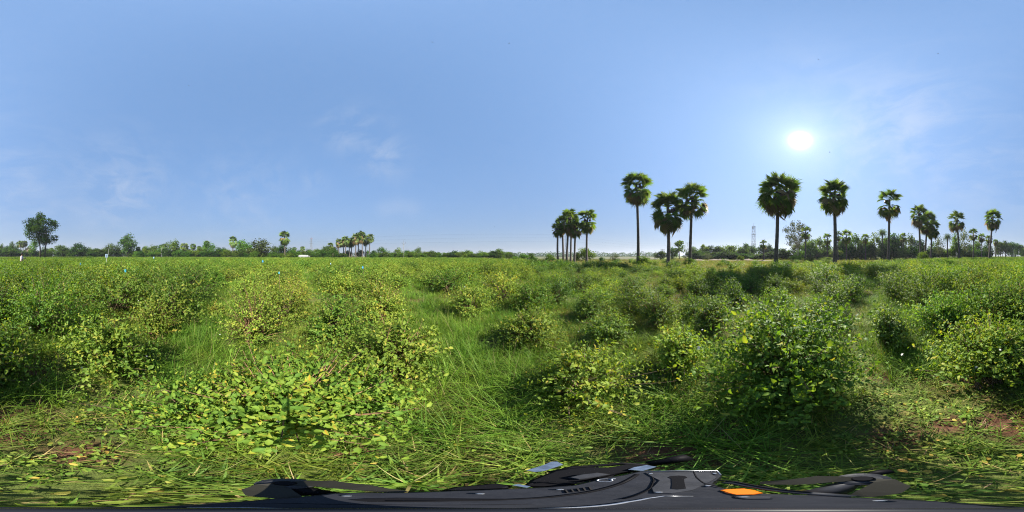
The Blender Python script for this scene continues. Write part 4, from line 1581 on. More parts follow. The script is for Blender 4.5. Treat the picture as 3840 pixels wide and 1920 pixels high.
def ico_add(mb, c, r, n=6, rings=4, sx=1, sy=1, sz=1):
    V, F = [], []
    for i in range(rings + 1):
        th = PI * i / rings
        for k in range(n):
            a = 2 * PI * k / n
            V.append((c[0] + r * sx * math.sin(th) * math.cos(a), c[1] + r * sy * math.sin(th) * math.sin(a), c[2] + r * sz * math.cos(th)))
    for i in range(rings):
        for k in range(n):
            k2 = (k + 1) % n
            F.append((i * n + k, (i + 1) * n + k, (i + 1) * n + k2, i * n + k2))
    mb.add(V, F)


G1 = 'tall dark palms in the pale grass'
palm(2391, 2388, 23.0, 641, 775, 112, 'tallest slim palm, leftmost of the tall dark palms, with a drooping skirt', dense=1.25, group=G1)
palm(2503, 2506, 20.0, 712, 880, 112, 'short thick-crowned palm left of the ragged-crowned palm', dense=1.25, group=G1)
palm(2586, 2596, 22.0, 679, 830, 134, 'palm with a wide ragged crown overlapping its shorter neighbour', dense=1.1, ragged=.15, group=G1)
palm(2906, 2920, 18.5, 642, 815, 172, 'biggest palm, just below and left of the sun', dense=1.2, group=G1, tr=.20)
palm(3128, 3129, 19.5, 671, 812, 124, 'palm with a round crown below and right of the sun', dense=1.2, group=G1, tr=.20)
palm(3330, 3336, 26.0, 701, 828, 90, 'palm with a thin two-tier crown in front of the feathery palm', dense=.8, ragged=.15, group=G1)
G2 = 'palms beside the shaded grove'
palm(3454, 3446, 38, 763, 858, 72, 'left and tallest of three palms leaning together', dense=1.0, group=G2, tr=.22)
palm(3467, 3478, 42, 786, 885, 72, 'middle of three palms leaning together', dense=1.0, group=G2, tr=.22)
palm(3489, 3496, 44, 818, 900, 64, 'right and lowest of three palms leaning together, with shaggy skirt', dense=1.1, group=G2, tr=.22)
palm(3597, 3586, 40, 785, 873, 74, 'dark-trunked palm with openings in its round crown', dense=.85, group=G2, tr=.22)
palm(3709, 3724, 40, 780, 867, 74, 'slanting palm standing alone, rightmost of the palms in the field', dense=1.0, group=G2, tr=.22)
G3 = 'cluster of palms around the hazy pylon'
palm(2093, 2092, 33, 827, 892, 54, 'leftmost palm of the cluster around the hazy pylon', group=G3)
palm(2113, 2108, 35, 803, 882, 58, 'second palm from the left in the cluster around the pylon', group=G3)
palm(2125, 2135, 33, 777, 875, 62, 'tallest palm in the middle of the cluster around the pylon', group=G3)
palm(2140, 2143, 37, 800, 888, 56, 'palm hidden behind the tallest one of the cluster around the pylon', group=G3)
palm(2153, 2158, 33, 822, 897, 48, 'lower palm right of the middle of the cluster around the pylon', group=G3)
palm(2201, 2203, 32, 777, 880, 75, 'rightmost palm of the cluster around the pylon, standing clear', group=G3)
G4 = 'smaller palms before the wood'
for (X, Xc, Dd, a, b_, wp, lab) in (
        (3020, 3022, 40, 844, 899, 44, 'small palm right of the sparse tree'), (3104, 3103, 48, 870, 921, 35, 'small palm just left of the round-crowned palm trunk'),
        (3143, 3143, 52, 863, 906, 30, 'small palm hidden behind the round-crowned palm trunk'), (3174, 3174, 48, 856, 918, 38, 'small palm just right of the round-crowned palm trunk'),
        (3245, 3245, 54, 873, 914, 31, 'small palm standing before the shaded grove'), (3385, 3386, 56, 870, 910, 33, 'small palm right of the thin two-tier palm'),
        (3649, 3650, 58, 853, 905, 40, 'middle-sized palm left of the slanting palm'), (3681, 3681, 66, 870, 912, 38, 'dark palm behind and left of the slanting palm'),
        (2864, 2863, 46, 896, 936, 29, 'small dark palm below the lattice tower')):
    palm(X, Xc, Dd, a, b_, wp, lab, group=G4, dense=.8, fruit=False)
palm(1068, 1067, 70, 860, 922, 43, 'lone bushy palm left of the white shed', tone='y', group=None, dense=1.2, fruit=False, tr=.24)
palm(874, 874, 92, 878, 931, 32, 'tattered brown palm with a pointed green top', tone='y', group=None, full=False, tr=.3)
G5 = 'slender palm grove'
GROVE = [(1239, 1239, 80, 905, 936, 20), (1270, 1271, 78, 889, 928, 24), (1288, 1287, 84, 890, 926, 22), (1295, 1296, 78, 879, 920, 26), (1311, 1310, 80, 892, 929, 24), (1318, 1320, 80, 885, 926, 24),
         (1335, 1334, 76, 867, 917, 28), (1344, 1346, 80, 866, 916, 26), (1358, 1357, 76, 859, 911, 27), (1371, 1370, 78, 876, 922, 24), (1386, 1388, 74, 872, 911, 26)]
for i, (X, Xc, Dd, a, b_, wp) in enumerate(GROVE):
    palm(X, Xc, Dd, a - 1, b_ + 2, wp + 4, 'slender palm, %s from the left in the grove near the white shed' % ORD[i], tone='y', full=False, group=G5, tr=.22)
for i, (X, Dd, a, b_, wp) in enumerate(((68, 150, 902, 930, 15), (76, 148, 897, 928, 16), (83, 152, 899, 930, 15), (89, 146, 898, 928, 15), (95, 148, 897, 927, 16))):
    palm(X, X, Dd, a, b_, wp, 'tall thin palm, %s from the left in the clump beyond the person' % ORD[i], tone='y', full=False, group='palms beyond the person', tr=.3)
for (X, Dd, a, b_, wp, lab) in ((543, 98, 920, 945, 20, 'grey-green palm among the treeline right of the tall dark tree'), (613, 96, 911, 940, 24, 'grey-green palm behind the leaning utility pole'),
                                (691, 92, 906, 942, 34, 'broad bushy palm in the treeline with a full crown'), (724, 94, 909, 938, 23, 'brownish palm right of the broad bushy palm'),
                                (747, 96, 919, 942, 20, 'small palm half hidden by light green trees'), (775, 102, 898, 925, 24, 'palm head rising above the light green tree'),
                                (857, 100, 937, 955, 14, 'small stunted palm left of the tattered brown palm'), (518, 104, 921, 945, 18, 'stubby palm right of the tall dark tree'),
                                (1104, 84, 923, 946, 18, 'small palm left of the white shed roof'), (1135, 84, 920, 943, 19, 'small palm directly behind the white shed'),
                                (195, 122, 926, 945, 14, 'round-headed palm between treeline trees right of the lone tree'), (3708, 76, 876, 914, 30, 'palm behind the slanting palm trunk'),
                                (3733, 86, 892, 922, 20, 'thin palm right of the slanting palm')):
    palm(X, X, Dd, a, b_, wp, lab, tone='y' if X < 2000 else 'g', full=False, group=None, tr=.25)
for i, (X, Dd) in enumerate(((3752, 92), (3761, 96), (3772, 98), (3784, 102), (3795, 106), (3806, 108), (3818, 112), (3829, 118))):
    palm(X, X, Dd, 905 + i * 1.5 + prg.uniform(-2, 2), 928 + i, 17, 'palm in the receding far row, %s from the left' % ORD[i], full=False, group='receding far palm row', tr=.22)


def feather_palm(X, Dd, Ytop, Ybot, wpx, label):
    b = P(X, Dd)
    zt, zb = Z(Ytop, Dd), Z(Ybot, Dd)
    reach = Dd * math.tan(R(wpx / 3840 * 180)) * 1.1
    root = empty('feather_palm', (b.x, b.y, 0))
    tag(root, label, 'palm')
    mb = MB()
    zc = zb + (zt - zb) * .55
    mb.tube([(0, 0, -.1), (.05, 0, zc * .5), (0, 0, zc)], [.28, .22, .25], 8)
    mb.build('trunk', M['palm_bark'], root, smooth=True)
    rg = np.random.default_rng(int(X))
    pos, d, n, size = [], [], [], []
    for i in range(44):
        el = R(80 - 135 * (i / 44))
        a = i * 2.4
        L = reach * rg.uniform(.9, 1.15)
        for t in np.linspace(.12, 1, 16):
            r = L * t * math.cos(el) + .1
            z = L * t * math.sin(el) - L * .35 * t * t
            p = np.array([r * math.cos(a), r * math.sin(a), z])
            for sgn in (-1, 1):
                side = np.array([-math.sin(a), math.cos(a), 0]) * sgn
                out = np.array([math.cos(a), math.sin(a), 0])
                pos.append(p)
                d.append(side * .8 + out * .5 + np.array([0, 0, -.1]))
                n.append(np.array([0, 0, 1.0]) + rg.normal(0, .2, 3))
                size.append(L * .26 * (1 - .5 * t))
    V, F, k = scatter(LEAF2_V * np.array([.35, 1, 1]), LEAF2_F, np.array(pos), np.array(d), np.array(n), np.array(size))
    o = obj('crown', mesh_from('feather_crown', V, F, [M['frond_grey']], np.repeat(rg.uniform(0, .7, len(pos)), k)), root)
    o.location = (0, 0, zc)


feather_palm(3309, 56, 850, 905, 46, 'feathery date palm rising above the shaded grove')
feather_palm(3553, 60, 869, 915, 40, 'feathery date palm with drooping fronds left of the dark-trunked palm')
feather_palm(1190, 78, 934, 955, 24, 'low feathery palm among trees between shed and grove')


# ------------------------------------------------------------------ masts, poles, lines
M['steel'] = plain('steel', (.16, .165, .17), .6, .3, noise=.2, scale=2)
M['steel_red'] = plain('steel_red', (.45, .12, .09), .6, .1)
M['concrete'] = plain('concrete', (.27, .27, .26), .9, noise=.2, scale=3)
M['wire'] = plain('wire', (.10, .10, .11), .5, .5)
M['ceramic'] = plain('ceramic', (.12, .09, .08), .3)


def pylon(X, Dd, Ytop, label, face):
    b = P(X, Dd)
    H = Z(Ytop, Dd)
    root = empty('transmission_pylon', (b.x, b.y, 0), face)
    tag(root, label, 'pylon', 'pylons of the overhead line')
    wb, wt = H * .09, H * .022

    def half(z):
        return wb + (wt - wb) * min(1, z / (H * .62)) if z < H * .62 else wt
    legs, brace = MB(), MB()
    lv = [H * f for f in (0, .16, .30, .42, .53, .62, .72, .82, .92)]
    for sx in (-1, 1):
        for sy in (-1, 1):
            legs.tube([(sx * half(z), sy * half(z), z) for z in lv], .16, 4)
    for z0, z1 in zip(lv[:-1], lv[1:]):
        a, b_ = half(z0), half(z1)
        for q in range(4):
            c0 = [(-1, -1), (1, -1), (1, 1), (-1, 1)][q]
            c1 = [(1, -1), (1, 1), (-1, 1), (-1, -1)][q]
            brace.tube([(c0[0] * a, c0[1] * a, z0), (c1[0] * b_, c1[1] * b_, z1)], .08, 3)
            brace.tube([(c1[0] * a, c1[1] * a, z0), (c0[0] * b_, c0[1] * b_, z1)], .08, 3)
            brace.tube([(c0[0] * b_, c0[1] * b_, z1), (c1[0] * b_, c1[1] * b_, z1)], .08, 3)
    legs.tube([(wt, wt, H * .92), (0, 0, H)], .12, 4)
    legs.tube([(-wt, -wt, H * .92), (0, 0, H)], .12, 4)
    legs.build('leg', M['steel'], root)
    brace.build('bracing', M['steel'], root)
    tips = []
    for z, L in ((H * .66, H * .15), (H * .78, H * .13), (H * .90, H * .11)):
        for s in (-1, 1):
            am = MB()
            am.tube([(0, wt, z), (s * L, 0, z + .3)], .09, 4)
            am.tube([(0, -wt, z), (s * L, 0, z + .3)], .09, 4)
            am.tube([(0, 0, z + H * .045), (s * L, 0, z + .3)], .08, 4)
            am.build('cross_arm', M['steel_red'] if z > H * .85 else M['steel'], root)
            ins = MB()
            ins.tube([(s * L, 0, z + .3), (s * L, 0, z - 1.3)], .12, 5)
            ins.build('insulator', M['ceramic'], root)
            tips.append(Matrix.Translation(root.location) @ Matrix.Rotation(face, 4, 'Z') @ Vector((s * L, 0, z - 1.3)))
    return tips


TA = pylon(1167, 330, 888, 'pale lattice pylon with red tipped arms behind the white shed', R(20))
TB = pylon(2124, 250, 868, 'hazy lattice pylon seen between the palm cluster trunks', R(-15))
TC = pylon(2513, 440, 905, 'faint far pylon behind the short thick-crowned palm', R(-40))


def wire(a, b, sag, label, rad=.035):
    pts = [a.lerp(b, t / 16) - Vector((0, 0, 4 * sag * (t / 16) * (1 - t / 16))) for t in range(17)]
    mb = MB()
    mb.tube(pts, rad, 4)
    o = mb.build('power_line', M['wire'])
    tag(o, label, 'cable', 'overhead power lines')


for k, nm in ((5, 'topmost'), (3, 'middle'), (1, 'lowest')):
    wire(TA[k], TB[k], 7, '%s overhead power line left of the palm cluster' % nm)
    wire(TB[k], TC[k], 7, '%s overhead power line right of the palm cluster' % nm)


def lattice_tower():
    X, Dd = 2826, 160
    b = P(X, Dd)
    H = Z(848, Dd)
    root = empty('lattice_tower', (b.x, b.y, 0), R(30))
    tag(root, 'slim lattice telecom tower rising behind the far wood', 'tower')
    w0, w1 = 1.75, 1.1
    n = 12
    legs, br = MB(), MB()

    def half(z):
        return w0 + (w1 - w0) * z / H
    for sx in (-1, 1):
        for sy in (-1, 1):
            legs.tube([(sx * half(0), sy * half(0), 0), (sx * half(H), sy * half(H), H)], .13, 4)
    for i in range(n):
        z0, z1 = H * i / n, H * (i + 1) / n
        a, b_ = half(z0), half(z1)
        for q in range(4):
            c0 = [(-1, -1), (1, -1), (1, 1), (-1, 1)][q]
            c1 = [(1, -1), (1, 1), (-1, 1), (-1, -1)][q]
            br.tube([(c0[0] * a, c0[1] * a, z0), (c1[0] * b_, c1[1] * b_, z1)] if i % 2 else [(c1[0] * a, c1[1] * a, z0), (c0[0] * b_, c0[1] * b_, z1)], .07, 3)
            br.tube([(c0[0] * b_, c0[1] * b_, z1), (c1[0] * b_, c1[1] * b_, z1)], .07, 3)
    legs.build('leg', M['steel'], root)
    br.build('bracing', M['steel'], root)
    for f in (.42, .72, .97):
        pf = MB()
        h = half(H * f) + .45
        pf.box((0, 0, H * f), (h * 2, h * 2, .12))
        for k in range(4):
            a = PI / 2 * k
            pf.box((math.cos(a) * h, math.sin(a) * h, H * f + .5), (.08 if k % 2 == 0 else h * 2, h * 2 if k % 2 == 0 else .08, .08))
        pf.build('platform', M['steel'], root)
    for k in range(3):
        an = MB()
        a = 2 * PI * k / 3
        an.box((math.cos(a) * 1.5, math.sin(a) * 1.5, H * .93), (.3, .3, 2.0))
        an.build('antenna', M['concrete'], root)
    sp = MB()
    sp.tube([(0, 0, H), (0, 0, H + 3.2)], .1, 5)
    sp.build('spire', M['steel'], root)


lattice_tower()


def pole(X, Dd, Ytop, label, arms=1, vee=False):
    b = P(X, Dd)
    H = Z(Ytop, Dd)
    root = empty('utility_pole', (b.x, b.y, 0), -R(az_of(X)) + R(12))
    tag(root, label, 'utility pole', 'utility poles along the field edges')
    mb = MB()
    mb.tube([(0, 0, -.1), (0, 0, H * .94)], [.12, .09], 6)
    mb.build('post', M['concrete'], root)
    ca = MB()
    if vee:
        for s in (-1, 1):
            ca.tube([(0, 0, H * .80), (s * .75, 0, H * .88), (s * .75, 0, H * .93)], .06, 4)
        ca.tube([(0, 0, H * .92), (0, 0, H)], .06, 4)
    else:
        for k in range(arms):
            ca.box((0, .1, H * (.92 - .1 * k)), (1.9, .1, .12))
    ca.build('cross_arm', M['steel'], root)
    for s in (-1, 0, 1):
        i_ = MB()
        zz = (H * .93 if s else H) if vee else H * .92 + .06
        i_.tube([(s * .75, .1 if not vee else 0, zz), (s * .75, .1 if not vee else 0, zz + .25)], [.07, .04], 5)
        i_.build('insulator', M['ceramic'], root)


pole(1514, 68, 904, 'utility pole with a forked top right of the slender palm grove', vee=True)
pole(1145, 76, 937, 'thin pale pole beside the white shed')
pole(605, 92, 927, 'pale utility pole before the treeline in front of a grey-green palm')
pole(778, 88, 934, 'short utility pole with crossbar under the palm head')
pole(925, 78, 926, 'pale utility pole with crossbar right of the tattered palm')
pole(407, 96, 930, 'thin bare pole just behind the pale board')
pole(2485, 74, 933, 'pole with two crossbars rising behind the shrub left of the short palm', arms=2)
pole(230, 104, 946, 'small pale post before the treeline right of the lone tree')

# ------------------------------------------------------------------ buildings half hidden by trees
M['white'] = plain('white_paint', (.28, .28, .27), .7, noise=.12, scale=1.5)
M['roof_white'] = plain('roof_white', (.30, .30, .29), .5, noise=.2, scale=1)
M['roof_brown'] = plain('roof_brown', (.40, .29, .21), .85, noise=.3, scale=2)
M['grey_wall'] = plain('grey_wall', (.40, .43, .47), .8, noise=.15, scale=.5)
M['dark'] = plain('dark_opening', (.03, .03, .035), .6)
M['blueglass'] = plain('blue_glass', (.35, .47, .60), .2)


def house(X, Dd, Ytop, wpx, depth, wall, roof, label, gable=True, wins=3, name='house', rz=0.0):
    b = P(X, Dd)
    H = Z(Ytop, Dd)
    Wd = 2 * Dd * math.tan(R(wpx / 3840 * 180))
    root = empty(name, (b.x, b.y, 0), -R(az_of(X)) + rz)
    tag(root, label, 'building')
    hw = H * (.68 if gable else .92)
    mb = MB()
    mb.box((0, 0, hw / 2), (Wd, depth, hw))
    mb.build('wall', wall, root)
    rf = MB()
    if gable:
        o_ = .35
        for s in (-1, 1):
            rf.add([(-Wd / 2 - o_, s * (depth / 2 + o_), hw - .05), (Wd / 2 + o_, s * (depth / 2 + o_), hw - .05), (Wd / 2 + o_, 0, H), (-Wd / 2 - o_, 0, H),
                    (-Wd / 2 - o_, s * (depth / 2 + o_), hw + .07), (Wd / 2 + o_, s * (depth / 2 + o_), hw + .07), (Wd / 2 + o_, 0, H + .12), (-Wd / 2 - o_, 0, H + .12)],
                   [(0, 1, 2, 3), (7, 6, 5, 4), (0, 4, 5, 1), (1, 5, 6, 2), (3, 2, 6, 7), (0, 3, 7, 4)])
        for s in (-1, 1):
            rf.add([(s * Wd / 2, -depth / 2, hw), (s * Wd / 2, depth / 2, hw), (s * Wd / 2, 0, H)], [(0, 1, 2)])
    else:
        rf.box((0, 0, (hw + H) / 2), (Wd + .4, depth + .4, H - hw))
    rf.build('roof', roof, root)
    for i in range(wins):
        x = (i - (wins - 1) / 2) * Wd / (wins + .3)
        wm = MB()
        wm.box((x, -depth / 2 - .03, hw * .6), (Wd / (wins + 1) * .5, .08, hw * .3))
        fr = wm.build('window', M['white'] if wall is not M['white'] else M['grey_wall'], root)
        pm = MB()
        pm.box((x, -depth / 2 - .085, hw * .6), (Wd / (wins + 1) * .42, .02, hw * .24))
        pm.build('pane', M['dark'], fr)
    d_ = MB()
    d_.box((Wd * .40, -depth / 2 - .03, hw * .35), (Wd * .1, .06, hw * .7))
    d_.build('door', M['dark'], root)
    return root


house(1138, 72, 957, 30, 4.0, M['white'], M['roof_white'], 'low white shed with a pale roof at the field edge', name='shed')
house(1157, 73, 960, 10, 3.0, M['white'], M['roof_white'], 'small white lean-to at the right end of the white shed', gable=False, wins=1, name='lean_to')
house(108, 128, 927, 14, 7, M['roof_brown'], M['roof_brown'], 'house with a brown gable roof behind trees left of the lone tree', rz=R(70), wins=1)
house(790, 94, 952, 14, 4, M['white'], M['white'], 'whitewashed hut gable showing between bushes under the palm head', rz=R(60), wins=1, name='hut')
house(832, 98, 951, 8, 4, M['white'], M['roof_white'], 'tiny white hut between shrubs left of the tattered palm', gable=False, wins=1, name='hut')
house(3434, 120, 903, 12, 10, M['grey_wall'], M['grey_wall'], 'grey block building behind the trees near the leaning palms', gable=False, wins=2, name='building')
house(3800, 150, 935, 20, 10, M['white'], M['blueglass'], 'white building with blue panels behind the receding far palms', gable=False, wins=4, name='building')
house(3628, 84, 951, 8, 2, M['white'], M['white'], 'small white block between trunks right of the dark-trunked palm', gable=False, wins=1, name='pump_house')
house(1700, 82, 958, 5, 2, M['white'], M['roof_white'], 'tiny white hut among shrubs below the faint hill', gable=False, wins=1, name='hut')

# ------------------------------------------------------------------ things standing in the field
M['stake'] = plain('stake', (.62, .60, .52), .7, noise=.15, scale=6)
M['board'] = plain('board', (.45, .58, .72), .5, noise=.1, scale=8)
M['board_print'] = plain('board_print', (.14, .18, .26), .6)
M['blue'] = plain('blue_plastic', (.02, .26, .62), .35, noise=.15, scale=10)
M['cyan'] = plain('cyan_plastic', (.06, .40, .50), .35, noise=.15, scale=10)
M['lightblue'] = plain('light_blue_plastic', (.22, .36, .46), .4)


def board():
    p = P(399, 13)
    root = empty('notice_board', (p.x, p.y, 0), -R(az_of(399)) + R(8))
    tag(root, 'small pale blue board on a thin white stake among the bushes', 'board')
    m1 = MB()
    m1.box((0, 0, .78), (.032, .022, 1.56))
    m1.build('stake', M['stake'], root)
    m2 = MB()
    m2.box((0, -.022, 1.47), (.20, .012, .27))
    b = m2.build('panel', M['board'], root)
    m3 = MB()
    m3.box((0.0, -.0305, 1.50), (.045, .003, .10))
    m3.box((0.0, -.0305, 1.41), (.09, .003, .022))
    m3.build('print', M['board_print'], b)


board()


def trap(X, Dd, Y, wpx, mat, label):
    p = P(X, Dd)
    zc = Z(Y, Dd)
    w_ = 1.5 * Dd * math.tan(R(wpx / 3840 * 180))
    root = empty('insect_trap', (p.x, p.y, 0))
    tag(root, label, 'insect trap', 'blue traps on stakes')
    s = MB()
    s.tube([(w_ * .6, 0, 0), (w_ * .6, .01, zc + w_ * .8), (0, 0, zc + w_ * .75)], [.006, .006, .004], 5)
    s.build('stake', M['twig'], root)
    b = MB()
    b.tube([(0, 0, zc - w_ * .55), (0, 0, zc - w_ * .5), (0, 0, zc + w_ * .1), (0, 0, zc + w_ * .35)], [w_ * .45, w_ * .5, w_ * .40, w_ * .22], 12)
    b.build('bucket', mat, root, smooth=True)
    l = MB()
    l.tube([(0, 0, zc + w_ * .40), (0, 0, zc + w_ * .48), (0, 0, zc + w_ * .6)], [w_ * .42, w_ * .36, w_ * .08], 12)
    l.build('lid', mat, root, smooth=True)


trap(302, 10, 990, 9, M['blue'], 'blue trap above dense bushes between the person and the pale board')
trap(470, 5.5, 1016, 14, M['cyan'], 'nearest blue-green trap, right of the pale board')
trap(985, 15, 980, 9, M['blue'], 'bright blue bell-shaped trap left of the lone bushy palm')
trap(1240, 10.5, 989, 6, M['lightblue'], 'tiny pale blue trap left of the slender palm grove')
trap(1360, 7.3, 1003, 10, M['blue'], 'blue trap in front of the slender palm grove')
trap(1047, 4.9, 1023, 9, M['cyan'], 'dull blue-green trap low among yellowish bushes')
trap(577, 36, 967, 9, M['lightblue'], 'far pale blue trap before the treeline right of the board')


def thin_stake(X, Dd, Y0, label):
    p = P(X, Dd)
    mb = MB()
    mb.tube([(0, 0, -.05), (.02, .01, Z(Y0, Dd) * .5), (.01, .03, Z(Y0, Dd))], [.014, .013, .010], 6)
    o = mb.build('stake', M['stake'])
    o.location = (p.x, p.y, 0)
    tag(o, label, 'stake')


thin_stake(3609, 9, 978, 'bare white stake in bushes below the dark-trunked palm')


def skin_mesh(name, verts, edges, root=0, sub=2):
    me = bpy.data.meshes.new(name)
    me.from_pydata([v[:3] for v in verts], edges, [])
    o = bpy.data.objects.new(name, me)
    COL.objects.link(o)
    o.modifiers.new('skin', 'SKIN')
    for i, v in enumerate(verts):
        r = v[3]
        me.skin_vertices[0].data[i].radius = r if isinstance(r, tuple) else (r, r)
    me.skin_vertices[0].data[root].use_root = True
    sd = o.modifiers.new('sub', 'SUBSURF')
    sd.levels = sd.render_levels = sub
    dg = bpy.context.evaluated_depsgraph_get()
    ev = o.evaluated_get(dg)
    nm = bpy.data.meshes.new_from_object(ev)
    bpy.data.objects.remove(o)
    bpy.data.meshes.remove(me)
    nm.name = name
    nm.polygons.foreach_set('use_smooth', [True] * len(nm.polygons))
    return nm


def person():
    """standing, facing +X locally, both hands holding a controller in front of the chest"""
    M['skin'] = plain('skin', (.22, .12, .075), .55)
    M['shirt'] = plain('shirt', (.66, .56, .60), .8, noise=.12, scale=9)
    M['trousers'] = plain('trousers', (.06, .065, .08), .85)
    M['hair'] = plain('hair', (.012, .010, .010), .5)
    M['gadget'] = plain('gadget', (.02, .02, .022), .4)
    a = R(az_of(82))
    p = P(82, 15)
    root = empty('person', (p.x, p.y, 0), math.atan2(-math.sin(a), math.cos(a)) - R(12))
    tag(root, 'person in a pale pink shirt holding a controller among the bushes', 'person')
    V = [(0, 0, .95, .13), (0, 0, 1.15, .13), (0.0, 0, 1.38, .14), (.01, 0, 1.48, .06), (.03, 0, 1.55, .055), (.035, 0, 1.64, .098), (.03, 0, 1.70, .075)]
    E = [(0, 1), (1, 2), (2, 3), (3, 4), (4, 5), (5, 6)]
    for s in (-1, 1):
        b = len(V)
        V += [(.0, s * .19, 1.40, .062), (.02, s * .24, 1.14, .046), (.24, s * .13, 1.20, .034), (.31, s * .085, 1.24, .032)]
        E += [(2, b), (b, b + 1), (b + 1, b + 2), (b + 2, b + 3)]
        for f in range(4):
            q = len(V)
            V += [(.355, s * (.075 - .004 * f), 1.262 - .018 * f, .0095), (.375, s * (.05 - .002 * f), 1.264 - .018 * f, .0085), (.372, s * .032, 1.262 - .018 * f, .008)]
            E += [(b + 3, q), (q, q + 1), (q + 1, q + 2)]
        q = len(V)
        V += [(.32, s * .06, 1.285, .010), (.335, s * .04, 1.292, .009)]
        E += [(b + 3, q), (q, q + 1)]
        b = len(V)
        V += [(0, s * .10, .88, .09), (.01, s * .11, .50, .062), (-.01, s * .115, .09, .043), (.12, s * .125, .035, .035)]
        E += [(0, b), (b, b + 1), (b + 1, b + 2), (b + 2, b + 3)]
    nb = len(V)
    V += [(.135, 0, 1.625, .014), (.03, .095, 1.63, .016), (.03, -.095, 1.63, .016)]
    E += [(5, nb), (5, nb + 1), (5, nb + 2)]
    me = skin_mesh('body', V, E)
    me.materials.clear()
    me.materials.append(M['skin'])
    obj('body', me, root)
    T = [(0, 0, .90, .155), (0, 0, 1.10, .158), (0, 0, 1.36, .170), (.0, 0, 1.46, .085)]
    TE = [(0, 1), (1, 2), (2, 3)]
    for s in (-1, 1):
        b = len(T)
        T += [(0, s * .195, 1.40, .082), (.02, s * .245, 1.15, .062), (.09, s * .21, 1.165, .056)]
        TE += [(2, b), (b, b + 1), (b + 1, b + 2)]
    me = skin_mesh('shirt', T, TE)
    me.materials.clear()
    me.materials.append(M['shirt'])
    obj('shirt', me, root)
    L = [(0, 0, .94, .145)]
    LE = []
    for s in (-1, 1):
        b = len(L)
        L += [(0, s * .10, .86, .105), (.01, s * .11, .50, .080), (-.01, s * .115, .10, .068)]
        LE += [(0, b), (b, b + 1), (b + 1, b + 2)]
    me = skin_mesh('trousers', L, LE)
    me.materials.clear()
    me.materials.append(M['trousers'])
    obj('trousers', me, root)
    hm = MB()
    ico_add(hm, (-.005, 0, 1.675), .118, 14, 10, 1.0, .92, .88)
    hm.build('hair', M['hair'], root, smooth=True)
    g = MB()
    g.box((.345, 0, 1.26), (.06, .17, .035), Matrix.Rotation(R(-35), 3, 'Y'))
    o = g.build('controller', M['gadget'])
    g2 = MB()
    g2.box((.362, 0, 1.315), (.012, .15, .085), Matrix.Rotation(R(15), 3, 'Y'))
    s2 = g2.build('screen', M['gadget'], o)
    o.matrix_world = Matrix.Translation(root.location) @ Matrix.Rotation(root.rotation_euler.z, 4, 'Z')
    tag(o, 'dark handheld controller with a screen, held by the person', 'controller')


person()


# ------------------------------------------------------------------ birds
def bird(X, Y, Dd, span, label, bank):
    M.setdefault('bird', plain('bird_dark', (.05, .05, .055), .7))
    d = dirv(X, Y)
    c = Vector((0, 0, CAM_H)) + d * Dd
    mb = MB()
    span *= .7
    h = span / 2
    mb.tube([(-.28 * span, 0, 0), (-.12 * span, 0, .01 * span), (.1 * span, 0, .02 * span), (.26 * span, 0, .03 * span), (.34 * span, 0, .02 * span)], [.01 * span, .05 * span, .06 * span, .04 * span, .008 * span], 6)
    root = mb.build('bird', M['bird'], None, True)
    for s in (-1, 1):
        wg = MB()
        t = .012 * span
        pl = [(.12 * span, s * .03 * span, .03 * span), (.10 * span, s * h * .55, .13 * span), (-.04 * span, s * h, .08 * span), (-.06 * span, s * h * .5, .11 * span), (-.07 * span, s * .03 * span, .03 * span)]
        wg.add(pl + [(x, y, z - t) for x, y, z in pl], [(0, 1, 2, 3, 4), (9, 8, 7, 6, 5)] + [(i, i + 5, (i + 1) % 5 + 5, (i + 1) % 5) for i in range(5)])
        wg.build('wing', M['bird'], root)
    root.location = c
    root.rotation_euler = (bank, R(10), bank * 3)
    tag(root, label, 'bird', 'birds high in the sky')


bird(3112, 571, 32, .55, 'dark bird flying just below and right of the sun', .4)
bird(3069, 222, 60, .6, 'bird high above the sun', .2)
bird(708, 322, 50, .6, 'bird high over the far treeline side of the sky', .5)
bird(1621, 158, 55, .6, 'bird near the top of the sky above the overhead lines', -.3)
bird(1909, 162, 60, .6, 'bird near the top of the sky above the palm cluster', .1)
bird(1854, 851, 60, .9, 'gliding bird low over the overhead lines', .15)
bird(3518, 201, 60, .6, 'bird high above the far palms', .25)
bird(1130, 571, 60, .55, 'bird above the lone bushy palm', -.2)


